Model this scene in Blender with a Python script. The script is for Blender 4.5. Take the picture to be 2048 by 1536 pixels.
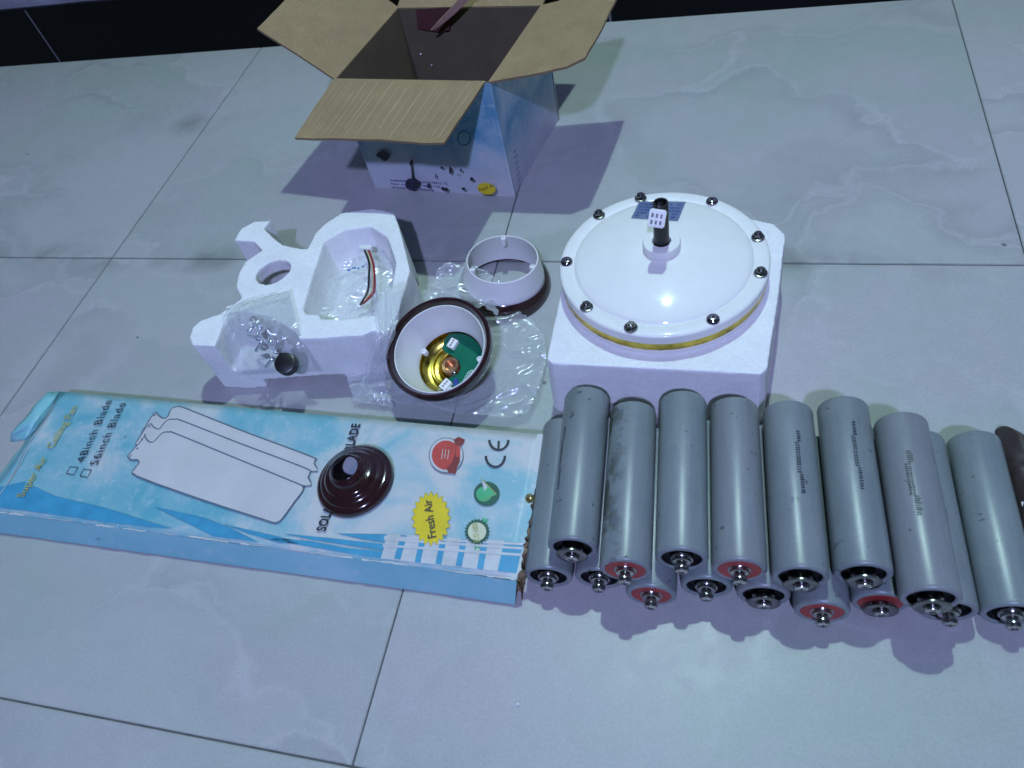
import bpy, bmesh, math, random
from mathutils import Vector, Matrix, noise
R_ = math.radians
for o in list(bpy.data.objects): bpy.data.objects.remove(o)
scene = bpy.context.scene
COL = scene.collection

# ------------------------------------------------------------------ camera
F_PX = 1508.473
CAM = Vector((0.87345, -0.68192, 0.65798))
ROT = Matrix.Rotation(0.417577, 3, 'Z') @ Matrix.Rotation(0.679824, 3, 'X') @ Matrix.Rotation(-0.281724, 3, 'Z')
cd = bpy.data.cameras.new('camera'); cam = bpy.data.objects.new('camera', cd); COL.objects.link(cam)
cam.matrix_world = Matrix.Translation(CAM) @ ROT.to_4x4()
cd.sensor_width = 36; cd.lens = F_PX / 2048 * 36; cd.clip_start = 0.02; cd.clip_end = 50
cd.dof.use_dof = True; cd.dof.focus_distance = 0.86; cd.dof.aperture_fstop = 9.0
scene.camera = cam

# ------------------------------------------------------------------ world and lamps (two ceiling lamps)
w = bpy.data.worlds.new('World'); scene.world = w; w.use_nodes = True
w.node_tree.nodes['Background'].inputs[0].default_value = (0.42, 0.58, 1.0, 1)
w.node_tree.nodes['Background'].inputs[1].default_value = 0.07
def lamp(name, loc, power, col, r):
    l = bpy.data.lights.new(name, 'POINT'); l.energy = power; l.color = col; l.shadow_soft_size = r
    o = bpy.data.objects.new(name, l); COL.objects.link(o); o.location = loc; return o
lamp('ceiling_lamp', (0.82, 0.54, 2.4), 106, (0.66, 0.98, .95), 0.026)
lamp('ceiling_lamp', (1.10, -2.2, 2.4), 300, (0.44, 0.50, 1.0), 0.06)
scene.view_settings.view_transform = 'Standard'; scene.view_settings.look = 'None'
scene.view_settings.exposure = 0; scene.view_settings.gamma = 1
scene.cycles.transparent_max_bounces = 24
scene.cycles.max_bounces = 8

# ------------------------------------------------------------------ helpers
def at(u, v, z=0.0):
    """point of the plane at height z seen at photo pixel (u, v)"""
    d = ROT @ Vector(((u - 1024) / F_PX, -(v - 768) / F_PX, -1.0))
    return CAM + d * ((z - CAM.z) / d.z)
def atp(u, v, P, n):
    d = ROT @ Vector(((u - 1024) / F_PX, -(v - 768) / F_PX, -1.0))
    return CAM + d * ((P - CAM).dot(n) / d.dot(n))
def empty(name, loc=(0, 0, 0)):
    o = bpy.data.objects.new(name, None); COL.objects.link(o); o.location = loc; o.empty_display_size = .02
    return o
def tag(o, label=None, cat=None, group=None, kind=None):
    if label: o['label'] = label
    if cat: o['category'] = cat
    if group: o['group'] = group
    if kind: o['kind'] = kind
    return o
def obj(name, bm, mat, parent=None, smooth=False, angle=None):
    me = bpy.data.meshes.new(name)
    if isinstance(bm, bmesh.types.BMesh):
        bm.to_mesh(me); bm.free()
    else:
        me = bm
    if mat:
        if len(me.materials): me.materials.clear()
        me.materials.append(mat)
    if smooth:
        for p in me.polygons: p.use_smooth = True
    o = bpy.data.objects.new(name, me); COL.objects.link(o)
    if smooth and angle: me.set_sharp_from_angle(angle=R_(angle))
    if parent:
        o.parent = parent
        o.matrix_parent_inverse = Matrix.Translation(-Vector(parent.location)) if parent.type == 'EMPTY' and not parent.get('_local') else Matrix()
    return o
def local_obj(name, bm, mat, parent, smooth=True, angle=40):
    o = obj(name, bm, mat, None, smooth, angle); o.parent = parent; return o
def box_bm(x0, x1, y0, y1, z0, z1, bev=0, seg=1, bm=None):
    b = bmesh.new(); bmesh.ops.create_cube(b, size=1)
    for v in b.verts:
        v.co = Vector((x0 + (v.co.x + .5) * (x1 - x0), y0 + (v.co.y + .5) * (y1 - y0), z0 + (v.co.z + .5) * (z1 - z0)))
    if bev: bmesh.ops.bevel(b, geom=b.edges[:], offset=bev, segments=seg, affect='EDGES')
    if bm is None: return b
    me = bpy.data.meshes.new('t'); b.to_mesh(me); b.free(); bm.from_mesh(me); bpy.data.meshes.remove(me); return bm
def lathe(prof, seg=64, axis='Z', bm=None, close=False):
    """prof: list of (r, h)"""
    bm = bm or bmesh.new(); rings = []
    for r, h in prof:
        ring = []
        if r < 1e-6:
            ring = [bm.verts.new((0, 0, h) if axis == 'Z' else (0, h, 0))]
        else:
            for i in range(seg):
                a = 2 * math.pi * i / seg; c, s = r * math.cos(a), r * math.sin(a)
                ring.append(bm.verts.new((c, s, h) if axis == 'Z' else (c, h, s)))
        rings.append(ring)
    n = len(rings)
    for k in range(n if close else n - 1):
        A, B = rings[k], rings[(k + 1) % n]
        for i in range(seg):
            j = (i + 1) % seg
            if len(A) == 1 and len(B) == 1: continue
            if len(A) == 1: f = (A[0], B[i], B[j])
            elif len(B) == 1: f = (A[i], A[j], B[0])
            else: f = (A[i], A[j], B[j], B[i])
            try: bm.faces.new(f)
            except ValueError: pass
    bmesh.ops.recalc_face_normals(bm, faces=bm.faces[:])
    return bm
def prism(pts, z0, z1, taper=None):
    """vertical prism; pts (x, y); taper = (x, y) list for the lower outline"""
    bm = bmesh.new(); lo = taper or pts
    A = [bm.verts.new((p[0], p[1], z0)) for p in lo]; B = [bm.verts.new((p[0], p[1], z1)) for p in pts]
    n = len(pts)
    bm.faces.new(A); bm.faces.new(B)
    for i in range(n):
        j = (i + 1) % n; bm.faces.new((A[i], A[j], B[j], B[i]))
    bmesh.ops.recalc_face_normals(bm, faces=bm.faces[:]); return bm
def tube(pts, r, seg=8, bm=None, cap=True):
    bm = bm or bmesh.new(); P = [Vector(p) for p in pts]; rings = []; up = Vector((0, 0, 1))
    for i, p in enumerate(P):
        t = (P[min(i + 1, len(P) - 1)] - P[max(i - 1, 0)]).normalized()
        a = t.cross(up); a = a.normalized() if a.length > 1e-4 else Vector((1, 0, 0)); b = t.cross(a).normalized()
        rings.append([bm.verts.new(p + (a * math.cos(2 * math.pi * k / seg) + b * math.sin(2 * math.pi * k / seg)) * r) for k in range(seg)])
    for A, B in zip(rings, rings[1:]):
        for k in range(seg): bm.faces.new((A[k], A[(k + 1) % seg], B[(k + 1) % seg], B[k]))
    if cap: bm.faces.new(rings[0][::-1]); bm.faces.new(rings[-1])
    bmesh.ops.recalc_face_normals(bm, faces=bm.faces[:]); return bm
def smooth_path(pts, n=8):
    P = [Vector(p) for p in pts]; out = []
    for i in range(len(P) - 1):
        p0, p1, p2, p3 = P[max(i - 1, 0)], P[i], P[i + 1], P[min(i + 2, len(P) - 1)]
        for k in range(n):
            t = k / n
            out.append(.5 * ((2 * p1) + (p2 - p0) * t + (2 * p0 - 5 * p1 + 4 * p2 - p3) * t * t + (3 * p1 - p0 - 3 * p2 + p3) * t ** 3))
    out.append(P[-1]); return out

# ------------------------------------------------------------------ materials
def new_mat(name):
    m = bpy.data.materials.new(name); m.use_nodes = True
    nt = m.node_tree; return m, nt, nt.nodes['Principled BSDF']
def N(nt, t, **kw):
    n = nt.nodes.new(t)
    for k, v in kw.items():
        if k in n.inputs.keys(): n.inputs[k].default_value = v
        else: setattr(n, k, v)
    return n
def ramp(nt, fac, stops, interp='LINEAR'):
    r = nt.nodes.new('ShaderNodeValToRGB'); e = r.color_ramp.elements; r.color_ramp.interpolation = interp
    while len(e) < len(stops): e.new(.5)
    for el, (p, c) in zip(e, stops):
        el.position = p; el.color = (c, c, c, 1) if isinstance(c, (int, float)) else (*c, 1)
    nt.links.new(fac, r.inputs[0]); return r.outputs[0]
def mixc(nt, fac, a, b, mode='MIX'):
    m = nt.nodes.new('ShaderNodeMix'); m.data_type = 'RGBA'; m.blend_type = mode
    for sock, val in ((m.inputs[0], fac), (m.inputs[6], a), (m.inputs[7], b)):
        if hasattr(val, 'is_linked'): nt.links.new(val, sock)
        elif isinstance(val, (int, float)): sock.default_value = val
        else: sock.default_value = (*val, 1)
    return m.outputs[2]
def math_(nt, op, a, b=None):
    m = nt.nodes.new('ShaderNodeMath'); m.operation = op
    for s, v in ((m.inputs[0], a), (m.inputs[1], b)):
        if v is None: continue
        if hasattr(v, 'is_linked'): nt.links.new(v, s)
        else: s.default_value = v
    return m.outputs[0]
def plain(name, col, rough=.5, metal=0, var=.12, scale=60, bump=0, bscale=400, spec=.5, coat=0):
    m, nt, b = new_mat(name)
    tc = N(nt, 'ShaderNodeTexCoord'); nz = N(nt, 'ShaderNodeTexNoise', Scale=scale, Detail=5.0); nt.links.new(tc.outputs['Object'], nz.inputs['Vector'])
    c = mixc(nt, ramp(nt, nz.outputs[0], [(.3, 0), (.7, 1)]), tuple(x * (1 - var) for x in col), tuple(min(1, x * (1 + var)) for x in col))
    nt.links.new(c, b.inputs['Base Color'])
    b.inputs['Roughness'].default_value = rough; b.inputs['Metallic'].default_value = metal
    b.inputs['Specular IOR Level'].default_value = spec; b.inputs['Coat Weight'].default_value = coat; b.inputs['Coat Roughness'].default_value = .08
    r2 = math_(nt, 'MULTIPLY_ADD', nz.outputs[0], .18); r2.node.inputs[2].default_value = rough - .09; nt.links.new(r2, b.inputs['Roughness'])
    if bump:
        n2 = N(nt, 'ShaderNodeTexNoise', Scale=bscale, Detail=3.0); nt.links.new(tc.outputs['Object'], n2.inputs['Vector'])
        bp = N(nt, 'ShaderNodeBump', Strength=bump, Distance=.001); nt.links.new(n2.outputs[0], bp.inputs['Height']); nt.links.new(bp.outputs[0], b.inputs['Normal'])
    return m

def tile_material():
    m, nt, b = new_mat('marble_tile')
    tc = N(nt, 'ShaderNodeTexCoord'); oi = N(nt, 'ShaderNodeObjectInfo')
    off = nt.nodes.new('ShaderNodeVectorMath'); off.operation = 'SCALE'; off.inputs[0].default_value = (37, 71, 13); nt.links.new(oi.outputs['Random'], off.inputs['Scale'])
    add = nt.nodes.new('ShaderNodeVectorMath'); add.operation = 'ADD'; nt.links.new(tc.outputs['Object'], add.inputs[0]); nt.links.new(off.outputs[0], add.inputs[1])
    V = add.outputs[0]
    # warp
    wz = N(nt, 'ShaderNodeTexNoise', Scale=5.0, Detail=6.0, Roughness=.55); nt.links.new(V, wz.inputs['Vector'])
    sub = nt.nodes.new('ShaderNodeVectorMath'); sub.operation = 'MULTIPLY_ADD'; nt.links.new(wz.outputs['Color'], sub.inputs[0]); sub.inputs[1].default_value = (.34, .34, .34); nt.links.new(V, sub.inputs[2])
    st = nt.nodes.new('ShaderNodeMapping'); st.inputs['Rotation'].default_value = (0, 0, .62); st.inputs['Scale'].default_value = (2.0, 5.2, 1); nt.links.new(sub.outputs[0], st.inputs[0])
    vo = N(nt, 'ShaderNodeTexVoronoi', feature='DISTANCE_TO_EDGE', Scale=1.0); nt.links.new(st.outputs[0], vo.inputs['Vector'])
    vc = N(nt, 'ShaderNodeTexVoronoi', feature='F1', Scale=1.0); nt.links.new(st.outputs[0], vc.inputs['Vector'])
    mk = N(nt, 'ShaderNodeTexNoise', Scale=3.5, Detail=3.0); nt.links.new(V, mk.inputs['Vector'])
    mask = ramp(nt, mk.outputs[0], [(.38, 0), (.56, 1)])
    cellv0 = nt.nodes.new('ShaderNodeSeparateColor'); nt.links.new(vc.outputs['Color'], cellv0.inputs[0])
    line = math_(nt, 'MULTIPLY', ramp(nt, vo.outputs['Distance'], [(.0, 1), (.03, 0)]), mask)
    band = math_(nt, 'MULTIPLY', ramp(nt, vo.outputs['Distance'], [(.01, 1), (.14, 0)]), math_(nt, 'MULTIPLY', mask, ramp(nt, cellv0.outputs[1], [(.35, .15), (.6, 1)])))
    # broad tint patches
    pn = N(nt, 'ShaderNodeTexNoise', Scale=4.0, Detail=4.0, Roughness=.6); nt.links.new(V, pn.inputs['Vector'])
    c = mixc(nt, ramp(nt, pn.outputs[0], [(.36, 0), (.64, 1)]), (.385, .430, .380), (.450, .425, .430))
    cellv = nt.nodes.new('ShaderNodeSeparateColor'); nt.links.new(vc.outputs['Color'], cellv.inputs[0])
    c = mixc(nt, math_(nt, 'MULTIPLY', ramp(nt, cellv.outputs[0], [(.3, 0), (.7, 1)]), .6), c, (.475, .475, .455))
    c = mixc(nt, math_(nt, 'MULTIPLY', band, .50), c, (.300, .300, .30))
    c = mixc(nt, math_(nt, 'MULTIPLY', line, .38), c, (.58, .58, .56))
    # fine mottling and specks
    fz = N(nt, 'ShaderNodeTexNoise', Scale=420.0, Detail=2.0); nt.links.new(V, fz.inputs['Vector'])
    c = mixc(nt, 1.0, c, ramp(nt, fz.outputs[0], [(.25, .86), (.75, 1.0)]), 'MULTIPLY')
    mz = N(nt, 'ShaderNodeTexNoise', Scale=45.0, Detail=5.0, Roughness=.7); nt.links.new(V, mz.inputs['Vector'])
    c = mixc(nt, 1.0, c, ramp(nt, mz.outputs[0], [(.3, .93), (.7, 1.0)]), 'MULTIPLY')
    dz = N(nt, 'ShaderNodeTexNoise', Scale=38.0, Detail=1.0); nt.links.new(V, dz.inputs['Vector'])
    c = mixc(nt, ramp(nt, dz.outputs[0], [(.815, 0), (.83, .7)]), c, (.07, .065, .06))
    # greenish dirt along the joint between the rows, world space
    geo = N(nt, 'ShaderNodeNewGeometry'); sp = nt.nodes.new('ShaderNodeSeparateXYZ'); nt.links.new(geo.outputs['Position'], sp.inputs[0])
    dy = math_(nt, 'ABSOLUTE', math_(nt, 'SUBTRACT', sp.outputs[1], 0.001))
    sn = N(nt, 'ShaderNodeTexNoise', Scale=9.0, Detail=5.0); nt.links.new(geo.outputs['Position'], sn.inputs['Vector'])
    near = ramp(nt, dy, [(.0, 1), (.035, 0)])
    st_ = math_(nt, 'MULTIPLY', near, ramp(nt, sn.outputs[0], [(.48, 0), (.66, .75)]))
    c = mixc(nt, st_, c, (.13, .15, .115))
    # the smudge on the far left tile
    vd = nt.nodes.new('ShaderNodeVectorMath'); vd.operation = 'DISTANCE'; nt.links.new(geo.outputs['Position'], vd.inputs[0]); p = at(382, 248); vd.inputs[1].default_value = p
    sm = math_(nt, 'MULTIPLY', ramp(nt, vd.outputs['Value'], [(.0, 1), (.045, 0)]), ramp(nt, mz.outputs[0], [(.3, .3), (.6, .9)]))
    c = mixc(nt, math_(nt, 'MULTIPLY', sm, .8), c, (.14, .155, .14))
    nt.links.new(c, b.inputs['Base Color'])
    rr = ramp(nt, mz.outputs[0], [(.3, .36), (.7, .50)]); nt.links.new(rr, b.inputs['Roughness'])
    b.inputs['Specular IOR Level'].default_value = .5
    bp = N(nt, 'ShaderNodeBump', Strength=.08, Distance=.002); nt.links.new(pn.outputs[0], bp.inputs['Height']); nt.links.new(bp.outputs[0], b.inputs['Normal'])
    return m

def cloud_material(name, lo, mid, hi, scale=9, xl=None, zl=None):
    """printed sky: blue with soft white clouds, scuffed"""
    m, nt, b = new_mat(name)
    geo = N(nt, 'ShaderNodeNewGeometry'); P = geo.outputs['Position']
    n1 = N(nt, 'ShaderNodeTexNoise', Scale=scale, Detail=7.0, Roughness=.6, Distortion=.6); nt.links.new(P, n1.inputs['Vector'])
    f = ramp(nt, n1.outputs[0], [(.38, 0), (.52, .5), (.64, 1)])
    if xl:
        sp = nt.nodes.new('ShaderNodeSeparateXYZ'); nt.links.new(P, sp.inputs[0])
        g = ramp(nt, math_(nt, 'MULTIPLY', math_(nt, 'SUBTRACT', sp.outputs[0], xl[0]), 1 / (xl[1] - xl[0])), [(0, 0), (.62, .05), (.85, .55), (1, .35)])
        f = math_(nt, 'MINIMUM', math_(nt, 'ADD', f, g), 1.0)
    c = ramp(nt, f, [(0, lo), (.5, mid), (1, hi)])
    if zl:
        sp = nt.nodes.new('ShaderNodeSeparateXYZ'); nt.links.new(P, sp.inputs[0])
        zz_ = math_(nt, 'MULTIPLY_ADD', n1.outputs[0], .06); nt.links.new(sp.outputs[2], zz_.node.inputs[2])
        c = mixc(nt, ramp(nt, zz_, [(.055, .9), (.115, 0)]), c, zl)
    n2 = N(nt, 'ShaderNodeTexNoise', Scale=90.0, Detail=6.0, Roughness=.75); nt.links.new(P, n2.inputs['Vector'])
    c = mixc(nt, math_(nt, 'MULTIPLY', ramp(nt, n2.outputs[0], [(.55, 0), (.70, 1)]), .48), c, (.60, .63, .63))
    n3 = N(nt, 'ShaderNodeTexNoise', Scale=70.0, Detail=2.0); nt.links.new(P, n3.inputs['Vector'])
    c = mixc(nt, math_(nt, 'MULTIPLY', ramp(nt, n3.outputs[0], [(.73, 0), (.76, 1)]), .5), c, (.16, .17, .17))
    nt.links.new(c, b.inputs['Base Color']); b.inputs['Roughness'].default_value = .42
    n4 = N(nt, 'ShaderNodeTexNoise', Scale=28.0, Detail=4.0); nt.links.new(P, n4.inputs['Vector'])
    bp = N(nt, 'ShaderNodeBump', Strength=.35, Distance=.002); nt.links.new(n4.outputs[0], bp.inputs['Height']); nt.links.new(bp.outputs[0], b.inputs['Normal'])
    return m

def kraft_material(name, col, flute=None):
    m, nt, b = new_mat(name)
    geo = N(nt, 'ShaderNodeNewGeometry'); P = geo.outputs['Position']
    n1 = N(nt, 'ShaderNodeTexNoise', Scale=25.0, Detail=8.0, Roughness=.7); nt.links.new(P, n1.inputs['Vector'])
    c = mixc(nt, ramp(nt, n1.outputs[0], [(.3, 0), (.7, 1)]), tuple(x * .86 for x in col), tuple(x * 1.1 for x in col))
    n2 = N(nt, 'ShaderNodeTexNoise', Scale=500.0, Detail=2.0); nt.links.new(P, n2.inputs['Vector'])
    c = mixc(nt, 1.0, c, ramp(nt, n2.outputs[0], [(.3, .86), (.7, 1.0)]), 'MULTIPLY')
    nt.links.new(c, b.inputs['Base Color']); b.inputs['Roughness'].default_value = .95; b.inputs['Specular IOR Level'].default_value = .08
    bp = N(nt, 'ShaderNodeBump', Strength=.3, Distance=.001); nt.links.new(n2.outputs[0], bp.inputs['Height']); nt.links.new(bp.outputs[0], b.inputs['Normal'])
    return m

def foam_material():
    m, nt, b = new_mat('white_foam')
    tc = N(nt, 'ShaderNodeTexCoord')
    vo = N(nt, 'ShaderNodeTexVoronoi', Scale=300.0); nt.links.new(tc.outputs['Object'], vo.inputs['Vector'])
    nz = N(nt, 'ShaderNodeTexNoise', Scale=30.0, Detail=5.0); nt.links.new(tc.outputs['Object'], nz.inputs['Vector'])
    c = mixc(nt, ramp(nt, nz.outputs[0], [(.3, 0), (.7, 1)]), (.79, .79, .77), (.86, .86, .83))
    c = mixc(nt, 1.0, c, ramp(nt, vo.outputs['Distance'], [(.3, 1.0), (.75, .94)]), 'MULTIPLY')
    n2 = N(nt, 'ShaderNodeTexNoise', Scale=60.0, Detail=3.0); nt.links.new(tc.outputs['Object'], n2.inputs['Vector'])
    c = mixc(nt, math_(nt, 'MULTIPLY', ramp(nt, n2.outputs[0], [(.72, 0), (.76, 1)]), .35), c, (.35, .34, .33))
    nt.links.new(c, b.inputs['Base Color']); b.inputs['Roughness'].default_value = .75
    b.inputs['Subsurface Weight'].default_value = .25; b.inputs['Subsurface Radius'].default_value = (.01, .01, .01); b.inputs['Subsurface Scale'].default_value = .3
    bp = N(nt, 'ShaderNodeBump', Strength=.22, Distance=.0008); bp.invert = True; nt.links.new(vo.outputs['Distance'], bp.inputs['Height']); nt.links.new(bp.outputs[0], b.inputs['Normal'])
    return m

def film_material(name='clear_film', body=.25, edge=.50):
    m = bpy.data.materials.new(name); m.use_nodes = True; nt = m.node_tree; nt.nodes.clear()
    out = N(nt, 'ShaderNodeOutputMaterial'); tr = N(nt, 'ShaderNodeBsdfTransparent'); tr.inputs[0].default_value = (.95, .96, .965, 1)
    p = N(nt, 'ShaderNodeBsdfPrincipled'); p.inputs['Base Color'].default_value = (.75, .78, .78, 1); p.inputs['Roughness'].default_value = .30
    p.inputs['Specular IOR Level'].default_value = .6
    lw = N(nt, 'ShaderNodeLayerWeight', Blend=.35)
    f = math_(nt, 'MULTIPLY_ADD', lw.outputs['Facing'], edge); f.node.inputs[2].default_value = body
    mx = N(nt, 'ShaderNodeMixShader'); nt.links.new(f, mx.inputs[0]); nt.links.new(tr.outputs[0], mx.inputs[1]); nt.links.new(p.outputs[0], mx.inputs[2])
    gl = N(nt, 'ShaderNodeBsdfGlossy', Roughness=.20); mx2 = N(nt, 'ShaderNodeMixShader'); mx2.inputs[0].default_value = .045
    nt.links.new(mx.outputs[0], mx2.inputs[1]); nt.links.new(gl.outputs[0], mx2.inputs[2]); nt.links.new(mx2.outputs[0], out.inputs[0])
    return m

def cell_material(name, stain=False):
    m, nt, b = new_mat(name)
    tc = N(nt, 'ShaderNodeTexCoord'); oi = N(nt, 'ShaderNodeObjectInfo')
    add = nt.nodes.new('ShaderNodeVectorMath'); add.operation = 'ADD'; nt.links.new(tc.outputs['Object'], add.inputs[0]); nt.links.new(oi.outputs['Location'], add.inputs[1])
    V = add.outputs[0]
    n1 = N(nt, 'ShaderNodeTexNoise', Scale=30.0, Detail=6.0); nt.links.new(V, n1.inputs['Vector'])
    c = mixc(nt, ramp(nt, n1.outputs[0], [(.3, 0), (.7, 1)]), (.190, .248, .244), (.240, .288, .278))
    c = mixc(nt, math_(nt, 'MULTIPLY', oi.outputs['Random'], .7), c, (.245, .250, .262))
    st2 = nt.nodes.new('ShaderNodeMapping'); st2.inputs['Scale'].default_value = (60, 5, 60); nt.links.new(V, st2.inputs[0])
    n5 = N(nt, 'ShaderNodeTexNoise', Scale=1.0, Detail=5.0, Roughness=.7); nt.links.new(st2.outputs[0], n5.inputs['Vector'])
    c = mixc(nt, 1.0, c, ramp(nt, n5.outputs[0], [(.3, .76), (.7, 1.0)]), 'MULTIPLY')
    n2 = N(nt, 'ShaderNodeTexNoise', Scale=600.0, Detail=1.0); nt.links.new(V, n2.inputs['Vector'])
    c = mixc(nt, 1.0, c, ramp(nt, n2.outputs[0], [(.3, .88), (.7, 1.0)]), 'MULTIPLY')
    n3 = N(nt, 'ShaderNodeTexNoise', Scale=110.0, Detail=2.0); nt.links.new(V, n3.inputs['Vector'])
    c = mixc(nt, math_(nt, 'MULTIPLY', ramp(nt, n3.outputs[0], [(.70, 0), (.73, 1)]), .7), c, (.03, .035, .04))
    if stain:
        sp = nt.nodes.new('ShaderNodeSeparateXYZ'); nt.links.new(tc.outputs['Object'], sp.inputs[0])
        side = ramp(nt, math_(nt, 'MULTIPLY', sp.outputs[0], 22.7), [(-.0, 0), (.02, 0)])
        s = math_(nt, 'MULTIPLY_ADD', sp.outputs[0], -22.7); s.node.inputs[2].default_value = .25
        n4 = N(nt, 'ShaderNodeTexNoise', Scale=45.0, Detail=6.0, Roughness=.75); nt.links.new(tc.outputs['Object'], n4.inputs['Vector'])
        f = math_(nt, 'MULTIPLY', ramp(nt, s, [(.25, 0), (.70, 1)]), ramp(nt, n4.outputs[0], [(.49, 0), (.56, 1)]))
        c = mixc(nt, math_(nt, 'MULTIPLY', f, .88), c, (.030, .036, .016))
    nt.links.new(c, b.inputs['Base Color']); b.inputs['Roughness'].default_value = .36; b.inputs['Specular IOR Level'].default_value = .6
    bp = N(nt, 'ShaderNodeBump', Strength=.12, Distance=.001); nt.links.new(n1.outputs[0], bp.inputs['Height']); nt.links.new(bp.outputs[0], b.inputs['Normal'])
    return m

M = dict(
    tile=tile_material(), foam=foam_material(), film=film_material(), film2=film_material('zip_bag_film', .11, .42),
    grout=plain('grout', (.085, .092, .085), .9, var=.3), skirt=plain('black_tile', (.002, .0025, .003), .35, var=.2, spec=.12),
    wall=plain('wall_stone', (.30, .31, .36), .5, var=.35, scale=14),
    cell=cell_material('cell_wrap'), cell_st=cell_material('cell_wrap_stained', True),
    black=plain('black_plastic', (.012, .012, .013), .35, var=.3), red=plain('red_insulator', (.30, .035, .03), .5, var=.2),
    steel=plain('steel', (.42, .41, .39), .16, 1.0, var=.1), dark_steel=plain('dark_steel', (.20, .20, .19), .25, 1.0, var=.2),
    white=plain('white_enamel', (.80, .80, .74), .52, var=.02, coat=.35, spec=.3), white_plastic=plain('white_plastic', (.80, .80, .76), .35, var=.03),
    gold=plain('gold_trim', (.50, .39, .07), .30, 1.0, var=.5, scale=70), brass=plain('brass', (.65, .50, .22), .25, .9, var=.2),
    brown=plain('brown_plastic', (.026, .0085, .0085), .14, var=.25, coat=.5), pcb=plain('circuit_board', (.0, .13, .065), .35, var=.12, coat=.3),
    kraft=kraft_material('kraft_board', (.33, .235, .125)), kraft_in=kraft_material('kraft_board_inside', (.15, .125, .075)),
    kraft_edge=kraft_material('kraft_edge', (.24, .17, .10)), tape=kraft_material('torn_liner', (.42, .27, .2)),
    print_box=cloud_material('printed_sky_box', (.10, .28, .42), (.26, .42, .52), (.46, .50, .54), 14, None, (.52, .52, .56)),
    print_carton=cloud_material('printed_sky_carton', (.115, .385, .45), (.25, .46, .50), (.54, .55, .53), 11, (.1, .715)),
    side_print=cloud_material('printed_side', (.20, .52, .54), (.25, .56, .58), (.34, .60, .62), 7),
    ink=plain('black_ink', (.018, .025, .04), .5), grey_ink=plain('grey_ink', (.12, .15, .19), .5), blade_white=plain('blade_print', (.56, .55, .53), .42, var=.06, scale=25),
    blue_ink=plain('blue_ink', (.055, .30, .46), .42, var=.12), pale_ink=plain('pale_ink', (.54, .55, .54), .42), yellow=plain('yellow_ink', (.72, .54, .015), .42, var=.06),
    ochre=plain('ochre_ink', (.42, .40, .10), .45), red_ink=plain('red_ink', (.50, .06, .045), .42), dred=plain('dark_red_ink', (.22, .03, .03), .42), green=plain('green_ink', (.01, .085, .055), .42),
    lgreen=plain('light_green_ink', (.06, .42, .18), .42), sticker=plain('sticker', (.15, .20, .30), .4), wire_red=plain('red_wire', (.30, .02, .02), .4),
    wire_black=plain('black_wire', (.012, .014, .014), .4), wire_yel=plain('cream_wire', (.5, .45, .28), .5), purple_ink=plain('purple_ink', (.10, .10, .26), .5),
    blot=plain('dark_blot', (.02, .018, .03), .6), leather=plain('brown_leather', (.042, .030, .026), .6, var=.35, scale=40, bump=.5, bscale=160),
    zinc=plain('zinc_plated', (.72, .76, .80), .3, .85, var=.1), lav=plain('lavender_ink', (.42, .42, .66), .45), navy=plain('navy', (.03, .06, .25), .4),
)

# ------------------------------------------------------------------ floor, skirting, wall
WY = 0.587
floor = obj('floor', box_bm(-2.4, 3.6, -2.4, WY + .2, -.03, -.0012), M['grout']); tag(floor, kind='structure')
xs = [-2.4, -1.8, -1.2, -.6, 0, .6, 1.2, 1.8, 2.4, 3.0]; rows = [(-2.4, -1.8), (-1.8, -1.2), (-1.2, -.6), (-.6, 0), (0, WY)]
full = None; cut = None
for (y0, y1) in rows:
    for x0 in xs:
        g = .0009 if x0 < 1.0 else .0016
        if y1 > .1:
            if cut is None:
                cut = bpy.data.meshes.new('tile'); b = box_bm(g - .3, .3 - g, g, WY - .002, -.012, 0, .0007, 2); b.to_mesh(cut); b.free(); cut.materials.append(M['tile'])
            me = cut; loc = (x0 + .3, 0, 0)
        else:
            if full is None:
                full = bpy.data.meshes.new('tile'); b = box_bm(-.3 + .0009, .3 - .0009, -.3 + .0009, .3 - .0009, -.012, 0, .0007, 2); b.to_mesh(full); b.free(); full.materials.append(M['tile'])
            me = full; loc = (x0 + .3, y0 + .3, 0)
        t = bpy.data.objects.new('tile', me); COL.objects.link(t); t.location = loc; t.parent = floor
sk = obj('skirting', box_bm(-2.4, 3.6, WY - .0034, WY + .012, -.01, .110), plain('pale_grout', (.16, .15, .16), .9)); tag(sk, kind='structure')
x = -.479 - 1.156 - 1.156
while x < 3.5:
    t = obj('skirting_tile', box_bm(x + .0009, x + 1.156 - .0009, WY - .004, WY + .007, -.003, .1125, .001, 2), M['skirt'], sk); x += 1.156
wl = obj('wall', box_bm(-2.4, 3.6, WY + .012, WY + .15, 0, 2.6), M['wall']); tag(wl, kind='structure')

# ------------------------------------------------------------------ flat print helpers
def flat(pts3, lift, nrm=Vector((0, 0, 1)), bm=None):
    bm = bm or bmesh.new()
    vs = [bm.verts.new(Vector(p) + nrm * lift) for p in pts3]
    f = bm.faces.new(vs); f.normal_update()
    if f.normal.dot(nrm) < 0: f.normal_flip()
    return bm
def ribbon(pts3, wd, lift, nrm=Vector((0, 0, 1)), closed=False, bm=None):
    bm = bm or bmesh.new(); P = [Vector(p) + nrm * lift for p in pts3]; n = len(P); L = []
    for i in range(n):
        a = P[(i - 1) % n] if closed else P[max(i - 1, 0)]; c = P[(i + 1) % n] if closed else P[min(i + 1, n - 1)]
        s = nrm.cross((c - a).normalized()).normalized() * wd / 2
        L.append((bm.verts.new(P[i] - s), bm.verts.new(P[i] + s)))
    for i in range(n if closed else n - 1):
        a, b = L[i], L[(i + 1) % n]; bm.faces.new((a[0], b[0], b[1], a[1]))
    return bm
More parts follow.
